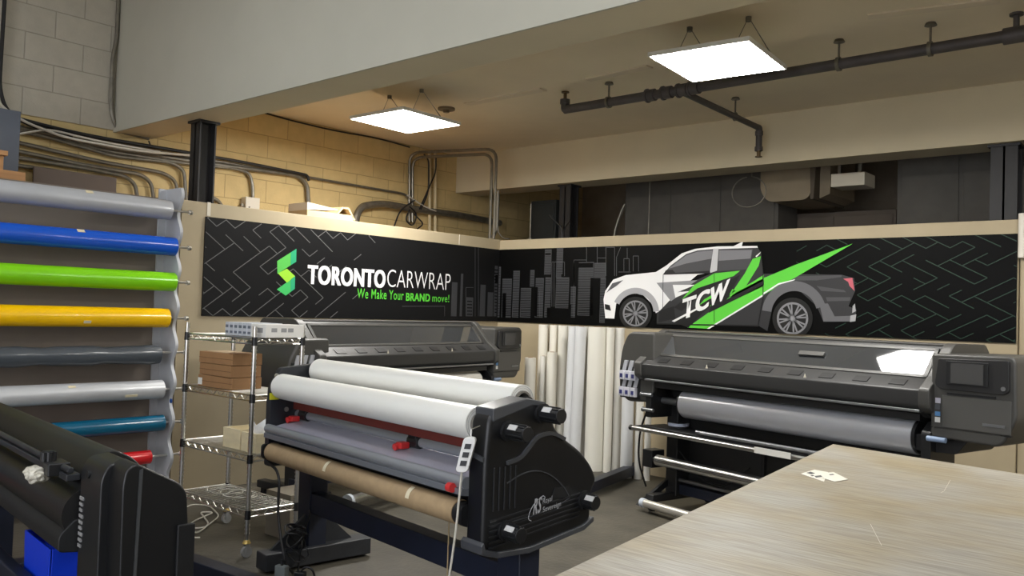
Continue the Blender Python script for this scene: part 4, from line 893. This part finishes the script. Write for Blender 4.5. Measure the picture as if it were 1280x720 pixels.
# boxes on the shelf
def cbox(x0,y0,x1,y1,z0,h,name,label,cat,m,group=None,rz=0):
    o_ = MB().box(-(x1-x0)/2,-(y1-y0)/2,0,(x1-x0)/2,(y1-y0)/2,h).build(name,m,bevel=.003); o_.location=((x0+x1)/2,(y0+y1)/2,z0); o_.rotation_euler=(0,0,rz); tag(o_,label,cat,group); return o_
M_KRAFT = mat('kraft_cardboard',(152,114,76),.75,var=.08,vscale=10)
for k,lb_ in enumerate(('brown cardboard box on the wire shelf, bottom of the stack of three','brown cardboard box on the wire shelf, middle of the stack of three','brown cardboard box on the wire shelf, top of the stack of three')):
    bx = cbox(1.20,-4.30+.0*k,1.60,-4.08,ST[2]+k*.078,.075,'cardboard_box',lb_,'box',M_KRAFT,rz=(.03,-.02,.02)[k])
    MB().box(-.2,-.1115,.035,.2,-.1105,.038).build('flap_line', mat('kraft_dark',(104,70,42),.8), bx)
    if k==0: MB().box(-.199,-.112,.01,-.15,-.1105,.055).build('white_label', WHITE, bx)
    if k==2: MB().box(-.17,-.07,.0748,.06,.08,.0765).build('paper_sheet', mat('kraft_paper',(206,182,148),.7), bx)
# ink boxes on top
M_IB = mat('ink_box_grey',(190,194,200),.5,var=.05)
for i in range(6):
    o_ = cbox(1.47+i*.052,-4.28,1.517+i*.052,-4.05,ST[1],.085,'ink_cartridge_box',('first','second','third','fourth','fifth','sixth')[i]+' grey-white ink box from the left on top of the wire shelf','box',M_IB,'ink cartridge boxes on the top shelf')
    MB().box(-.016,-.1165,.05,.016,-.1155,.068).build('dark_print', mat('print_slate',(96,104,116),.5), o_)
    MB().box(-.016,-.1165,.015,.016,-.1155,.03).build('dark_print', MATS['print_slate'], o_)
o_ = cbox(1.79,-4.29,1.955,-4.01,ST[1],.082,'white_box','white printed box at the right end of the top wire shelf','box',mat('white_card',(222,220,214),.55))
for k_ in (0,.07,.12): MB().box(.082,-.10+k_,.035,.0832,-.06+k_,.06).build('dark_print', mat('print_faint',(150,150,150),.5), o_)
MB().box(-.05,-.1406,.03,.05,-.1398,.06).build('dark_print', MATS['print_faint'], o_)
# wooden tray boxes with papers on third shelf
M_LW2 = mat('pale_wood',(228,214,176),.6,var=.08,vscale=8,stretch=(1,1,4))
def tray(x,y,z,w,l,h,label,rz=0):
    t_ = thing('wooden_tray',label,'tray',(x,y,z),rz); th = .012
    MB().box(-w/2,-l/2,0,w/2,l/2,th).build('bottom',M_LW2,t_)
    for a_ in ((-w/2,-l/2,w/2,-l/2+th),(-w/2,l/2-th,w/2,l/2),(-w/2,-l/2+th,-w/2+th,l/2-th),(w/2-th,-l/2+th,w/2,l/2-th)):
        MB().box(a_[0],a_[1],th,a_[2],a_[3],h).build('side',M_LW2,t_)
    return t_
tray(1.60,-4.17,ST[3],.20,.22,.125,'pale wooden tray box on the wire shelf, left of the pair')
tray(1.80,-4.16,ST[3],.17,.24,.12,'pale wooden tray box on the wire shelf stuffed with white paper')
M_PAPER = mat('white_paper',(232,232,230),.6)
tag(MB().add([(1.76,-4.24,ST[3]+.02),(1.84,-4.22,ST[3]+.02),(1.85,-4.10,ST[3]+.26),(1.70,-4.20,ST[3]+.20),(1.78,-4.22,ST[3]+.16)],[(0,1,2,4),(0,4,3)]).build('paper_sheet',M_PAPER),'folded white paper sticking up out of the right wooden tray','paper')
bpy.data.objects['paper_sheet'].modifiers if False else None
for o_ in list(bpy.data.objects):
    if o_.name.startswith('paper_sheet') and o_.get('label'):
        s_ = o_.modifiers.new('solid','SOLIDIFY'); s_.thickness=.001
cbox(1.66,-4.30,1.86,-4.05,.0,.001,'x','x','x',M_PAPER) if False else None
o_ = cbox(1.50,-3.94,1.78,-3.70,.0,.30,'grey_carton','plain grey-brown carton on the floor behind the wire shelf','box',mat('carton_dull',(122,114,100),.75,var=.06))
o_ = cbox(1.28,-3.96,1.5,-3.76,.0,.36,'x','x','x',M_PAPER) if False else None
# loose white cables on lower shelf & floor
for k,(x,y) in enumerate(((1.35,-4.16),(1.5,-4.15))):
    pts = [(x+.13*math.cos(i*.7)*(1+.3*math.sin(i)),y+.10*math.sin(i*.7),.287+.004*(i%5)) for i in range(16)]
    tag(MB().tube(pts,.004,6,bend=.05,seg=3).build('coiled_cable',CABLEW),('pale coiled cable on the bottom wire shelf, left coil','pale coiled cable on the bottom wire shelf, right coil')[k],'cable')
pts = [on(u,v,2,.012) for u,v in ((228,655),(245,668),(262,655),(250,640),(268,640),(240,652),(226,672),(250,672))]
tag(MB().tube(pts,.0055,6,bend=.1,seg=4).build('loose_cable',CABLEW),'pale cable looped on the floor left of the wire shelf foot','cable')
pts = [on(u,v,2,.012) for u,v in ((222,640),(240,630),(262,632),(275,645),(255,660),(232,660))]
tag(MB().tube(pts,.005,6,bend=.1,seg=4).build('loose_cable',CABLEW),'second pale cable looped on the floor beside the black cutter','cable')
# =================================================================== BLACK CUTTER (near left)
d4 = -vp_dir(-350); O4 = Vector((3.36,-5.83,0)); rz4 = math.atan2(d4.y,d4.x)
fc = thing('wide_cutter','black wide-format machine in the left foreground, end cover facing the camera','cutter',O4,rz4)
cov = rnd([(-.04,.30),(-.045,.90),(-.035,.955),(.0,.975),(.155,.89),(.185,.85),(.195,.72),(.195,.30)],[.02,.03,.03,.05,.03,.02,0,.02])
MB().prism(cov,'x',.08,.235).build('end_cover', M_COVER, fc, bevel=.008, seg=3)
fr_ = MB().prism(rnd([(-.075,.30),(-.075,.90),(-.05,.955),(.03,.965),(.03,.30)],[.01,.04,.03,.02,.01]),'x',-.13,.10).build('end_plate', mat('plate_black_satin',(28,29,31),.35,var=.05), fc, bevel=.02, seg=3)
MB().cyl((-.04,-.079,.90),(-.04,-.07,.90),.014,18).build('bolt_hole', BLACKM, fr_)
MB().prism([(.0,.30),(.01,.95),(.022,.955),(.008,.30)],'x',.1,.239).build('seam_strip', mat('seam_grey',(66,68,70),.4), fc)
for k in range(9): MB().box(-.12,-.079,.62+k*.022,-.09+.006*(k%3),-.0745,.632+k*.022).build('label_print', mat('label_silver',(150,150,150),.5), fr_)
MB().box(.235,.15,.36,.25,.215,.74).build('rear_bracket', BLACK, fc, bevel=.005)
L4 = -2.1
MB().prism(rnd([(-.06,.86),(.0,.955),(.05,.965),(.12,.93),(.20,.84),(.20,.55),(.1,.5),(.05,.80)],[.01,.02,.02,.03,.03,.02,.02,.03]),'x',L4,-.15).build('top_housing', mat('housing_black_gloss',(27,29,30),.45,var=.05), fc, bevel=.006)
MB().cyl((L4,-.03,.73),(-.15,-.03,.73),.10,36).build('pressure_roller', mat('rubber_black',(26,26,27),.4,var=.1,vscale=4,stretch=(.1,1,1)), fc)
MB().box(L4,-.12,.86,-.15,-.07,.885).cyl((L4,-.105,.90),(-.15,-.105,.90),.012,12).build('guide_rail', STEELD, fc, bevel=.004)
MB().prism(rnd([(-.14,.60),(-.14,.66),(-.08,.72),(.02,.70),(.02,.58)],.02),'x',L4,-.14).build('lower_skirt', BLACKM, fc, bevel=.005)
c2 = MB().box(-.36,-.16,.865,-.24,-.08,.915).build('blade_carriage', BLACK, fc, bevel=.006)
kn = MB()
for i in range(6): kn.cyl((-.32+.018*math.cos(i*PI/3),-.14+.018*math.sin(i*PI/3),.915),(-.32+.018*math.cos(i*PI/3),-.14+.018*math.sin(i*PI/3),.95),.012,10)
kn.cyl((-.32,-.14,.91),(-.32,-.14,.953),.02,14).build('star_knob', BLACK, c2)
# crumpled tape blob on carriage
bm = bmesh.new(); bmesh.ops.create_icosphere(bm, subdivisions=4, radius=.04)
rr = random.Random(5)
from mathutils import noise
for v_ in bm.verts:
    n_ = noise.noise(v_.co*38)*.5+noise.noise(v_.co*90)*.25; v_.co *= 1+n_*.7; v_.co.x *= 1.25; v_.co.z *= .8
me = bpy.data.meshes.new('crumpled_tape'); bm.to_mesh(me); bm.free(); me.materials.append(mat('crumpled_foil',(196,192,178),.4,var=.2,vscale=40))
o_ = bpy.data.objects.new('crumpled_tape', me); C.objects.link(o_); n4 = Vector((-d4.y,d4.x,0)); o_.location = O4+d4*-.33+n4*-.175+Vector((0,0,.865)); tag(o_,'crumpled pale tape stuck on the black cutter carriage','tape')
lg = MB().box(-.12,.02,.08,-.02,.14,.62).build('leg', NAVY, fc, bevel=.008)
MB().box(-.13,-.35,.0,-.01,.5,.08).build('foot', NAVY, lg, bevel=.008)
lg = MB().box(L4+.02,.02,.08,L4+.12,.14,.62).build('leg', NAVY, fc, bevel=.008)
MB().box(L4+.01,-.35,.0,L4+.13,.5,.08).build('foot', NAVY, lg, bevel=.008)
MB().box(L4,-.12,.25,-.1,-.06,.35).build('front_beam', NAVY, fc, bevel=.008)
MB().cyl((L4,.2,.52),(-1.0,.2,.52),.04,20).build('brass_roller', mat('brass_satin',(170,140,84),.35,metal=.7), fc)
# blue bin below
t = thing('blue_bin','bright blue recycling bin under the black cutter','bin',O4+d4*-.78+n4*.10,rz4)
MB().prism([(-.16,0),(.16,0),(.20,.50),(.19,.50),(.15,.01),(-.15,.01),(-.19,.50),(-.20,.50)],'y',-.14,.14).prism([(-.16,0),(.16,0),(.20,.50),(-.20,.50)],'y',-.15,-.14).prism([(-.16,0),(.16,0),(.20,.50),(-.20,.50)],'y',.14,.15).build('bin_body', mat('bin_blue',(14,60,214),.4), t, bevel=.004)
a3 = [Vector((.07+.035*math.cos(q_),-.152,.27+.035*math.sin(q_))) for q_ in (PI/2,PI*7/6,PI*11/6)]
MB().tube([a3[0].lerp(a3[1],.12),a3[0].lerp(a3[1],.85)],.003,6).tube([a3[1].lerp(a3[2],.12),a3[1].lerp(a3[2],.85)],.003,6).tube([a3[2].lerp(a3[0],.12),a3[2].lerp(a3[0],.85)],.003,6).build('recycling_mark', mat('mark_lightblue',(150,170,236),.5), t)
MB().box(.03,-.153,.19,.12,-.150,.205).build('lettering_strip', MATS['mark_lightblue'], t)
# dark blue rail on floor right of the cutter
a = on(224,690,2,.1); b = on(318,722,2,.1)
dd = (b-a).normalized(); nn = Vector((-dd.y,dd.x,0))*.05; a -= dd*.6; b += dd*.8
tag(MB().prism([(a+nn).xy[:],(b+nn).xy[:],(b-nn).xy[:],(a-nn).xy[:]],'z',.0,.1).build('steel_rail', NAVY, bevel=.006),'dark blue steel rail on the floor beside the black cutter','rail')
# =================================================================== WORK TABLE
c0 = on(1041,555,2,.9); e1 = on(692,720,2,.9)-c0; e2 = on(1280,593,2,.9)-c0; e1.normalize(); e2.normalize()
def TT(a_, b_, z): p_ = c0+e1*a_+e2*b_; return Vector((p_.x,p_.y,z))
def mat_table():
    mt = bpy.data.materials.new('scratched_table_sheet'); mt.use_nodes = True; nt = mt.node_tree; b_ = nt.nodes['Principled BSDF']
    tc = nt.nodes.new('ShaderNodeTexCoord'); mp = nt.nodes.new('ShaderNodeMapping'); mp.inputs['Rotation'].default_value = (0,0,math.atan2(e2.y,e2.x)+.25); mp.inputs['Scale'].default_value = (4,90,1)
    nt.links.new(tc.outputs['Object'], mp.inputs[0]); n1 = nt.nodes.new('ShaderNodeTexNoise'); n1.inputs['Scale'].default_value = 1.6; n1.inputs['Detail'].default_value = 5; nt.links.new(mp.outputs[0], n1.inputs[0])
    n2 = nt.nodes.new('ShaderNodeTexNoise'); n2.inputs['Scale'].default_value = 2.2; n2.inputs['Detail'].default_value = 6; nt.links.new(tc.outputs['Object'], n2.inputs[0])
    r1 = nt.nodes.new('ShaderNodeValToRGB'); r1.color_ramp.elements[0].position = .35; r1.color_ramp.elements[0].color = rgb((140,135,123)); r1.color_ramp.elements[1].position = .65; r1.color_ramp.elements[1].color = rgb((172,167,154)); nt.links.new(n1.outputs[0], r1.inputs[0])
    r2 = nt.nodes.new('ShaderNodeValToRGB'); r2.color_ramp.elements[0].position = .35; r2.color_ramp.elements[0].color = rgb((236,224,198)); r2.color_ramp.elements[1].position = .62; r2.color_ramp.elements[1].color = rgb((248,248,250)); nt.links.new(n2.outputs[0], r2.inputs[0])
    mx = nt.nodes.new('ShaderNodeMix'); mx.data_type='RGBA'; mx.blend_type='MULTIPLY'; mx.inputs[0].default_value = 1; nt.links.new(r1.outputs[0], mx.inputs[6]); nt.links.new(r2.outputs[0], mx.inputs[7]); nt.links.new(mx.outputs[2], b_.inputs['Base Color'])
    b_.inputs['Roughness'].default_value = .5; bp = nt.nodes.new('ShaderNodeBump'); bp.inputs['Strength'].default_value = .15; bp.inputs['Distance'].default_value=.004; nt.links.new(n1.outputs[0], bp.inputs['Height']); nt.links.new(bp.outputs[0], b_.inputs['Normal'])
    return mt
tbl = thing('work_table','large pale scratched work table in the right foreground','table',(TT(1.7,1.2,0).x,TT(1.7,1.2,0).y,0))
inv = Matrix.Translation(-tbl.location)
LA, LBt = 3.5, 2.3
MB().prism([TT(0,0,0).xy[:],TT(LA,0,0).xy[:],TT(LA,LBt,0).xy[:],TT(0,LBt,0).xy[:]],'z',.872,.9,inv).build('table_top', mat_table(), tbl, bevel=.003)
MB().prism([TT(.08,.08,0).xy[:],TT(LA-.08,.08,0).xy[:],TT(LA-.08,LBt-.08,0).xy[:],TT(.08,LBt-.08,0).xy[:]],'z',.78,.872,inv).build('apron', mat('table_wood',(150,120,84),.7,var=.1), tbl)
for a_,b_ in ((.12,.12),(LA-.2,.12),(LA-.2,LBt-.2),(.12,LBt-.2)):
    MB().prism([TT(a_,b_,0).xy[:],TT(a_+.09,b_,0).xy[:],TT(a_+.09,b_+.09,0).xy[:],TT(a_,b_+.09,0).xy[:]],'z',0,.78,inv).build('leg', MATS['table_wood'], tbl, bevel=.004)
# scratches
sc = MB()
for px in (((1088,655),(1102,682)),((1188,600),(1180,614),(1176,616))):
    sc.tube([on(u,v,2,.9002)-tbl.location for u,v in px],.0007,4)
sc.build('scratch', mat('scratch_pale',(226,220,206),.5), tbl)
M_CARD = mat('label_card',(226,222,210),.5)
def card(pxs, label, z):
    pts = [on(u,v,2,z) for u,v in pxs]; n_ = len(pts)
    o_ = MB().prism([p_.xy[:] for p_ in pts],'z',z-.0015,z).build('paper_label', M_CARD); tag(o_,label,'label'); return o_
o_ = card([(1001,592),(1018,587),(1035,590),(1030,602)],'small white paper label on the work table, left of the overlapping two',.9018)
M_INKP = mat('label_ink',(70,70,70),.6)
for px in ([(1008,591),(1013,589.5),(1019,591.5),(1014,593)],[(1018,595),(1026,594),(1028,596),(1020,597)],[(1013,594.5),(1016,593.6),(1018,594.6),(1015,595.4)]):
    MB().prism([on(u,v,2,.902).xy[:] for u,v in px],'z',.9018,.9022).build('printed_mark', M_INKP, o_)
o_ = card([(1030,591),(1042,590),(1060,599),(1043,602),(1028,597)],'small white paper label on the work table, right of the overlapping two',.9038)
MB().prism([on(u,v,2,.904).xy[:] for u,v in ((1036,593),(1041,592.4),(1043,593.4),(1038,594))],'z',.9038,.9042).build('printed_mark', M_INKP, o_)
# white plastic sheet end at the far right by the partition
o_ = MB().cyl((0,0,0),(0,0,.33),.03,14).build('white_wrap', mat('white_wrap',(222,216,204),.6), bevel=.003); a = on(1277,322,1,-.04); o_.location=(a.x,-.012,a.z); tag(o_,'white wrapped bundle end fixed at the right end of the back partition','bundle')
# =================================================================== LIGHT + VIEW
sc_ = bpy.context.scene
w = bpy.data.worlds.new('world'); sc_.world = w; w.use_nodes = True
w.node_tree.nodes['Background'].inputs[0].default_value = (.92,.94,1,1); w.node_tree.nodes['Background'].inputs[1].default_value = 1.9
vs = sc_.view_settings; vs.view_transform = 'Standard'; vs.look = 'None'; vs.exposure = 1.22; vs.gamma = 1; vs.use_curve_mapping = False
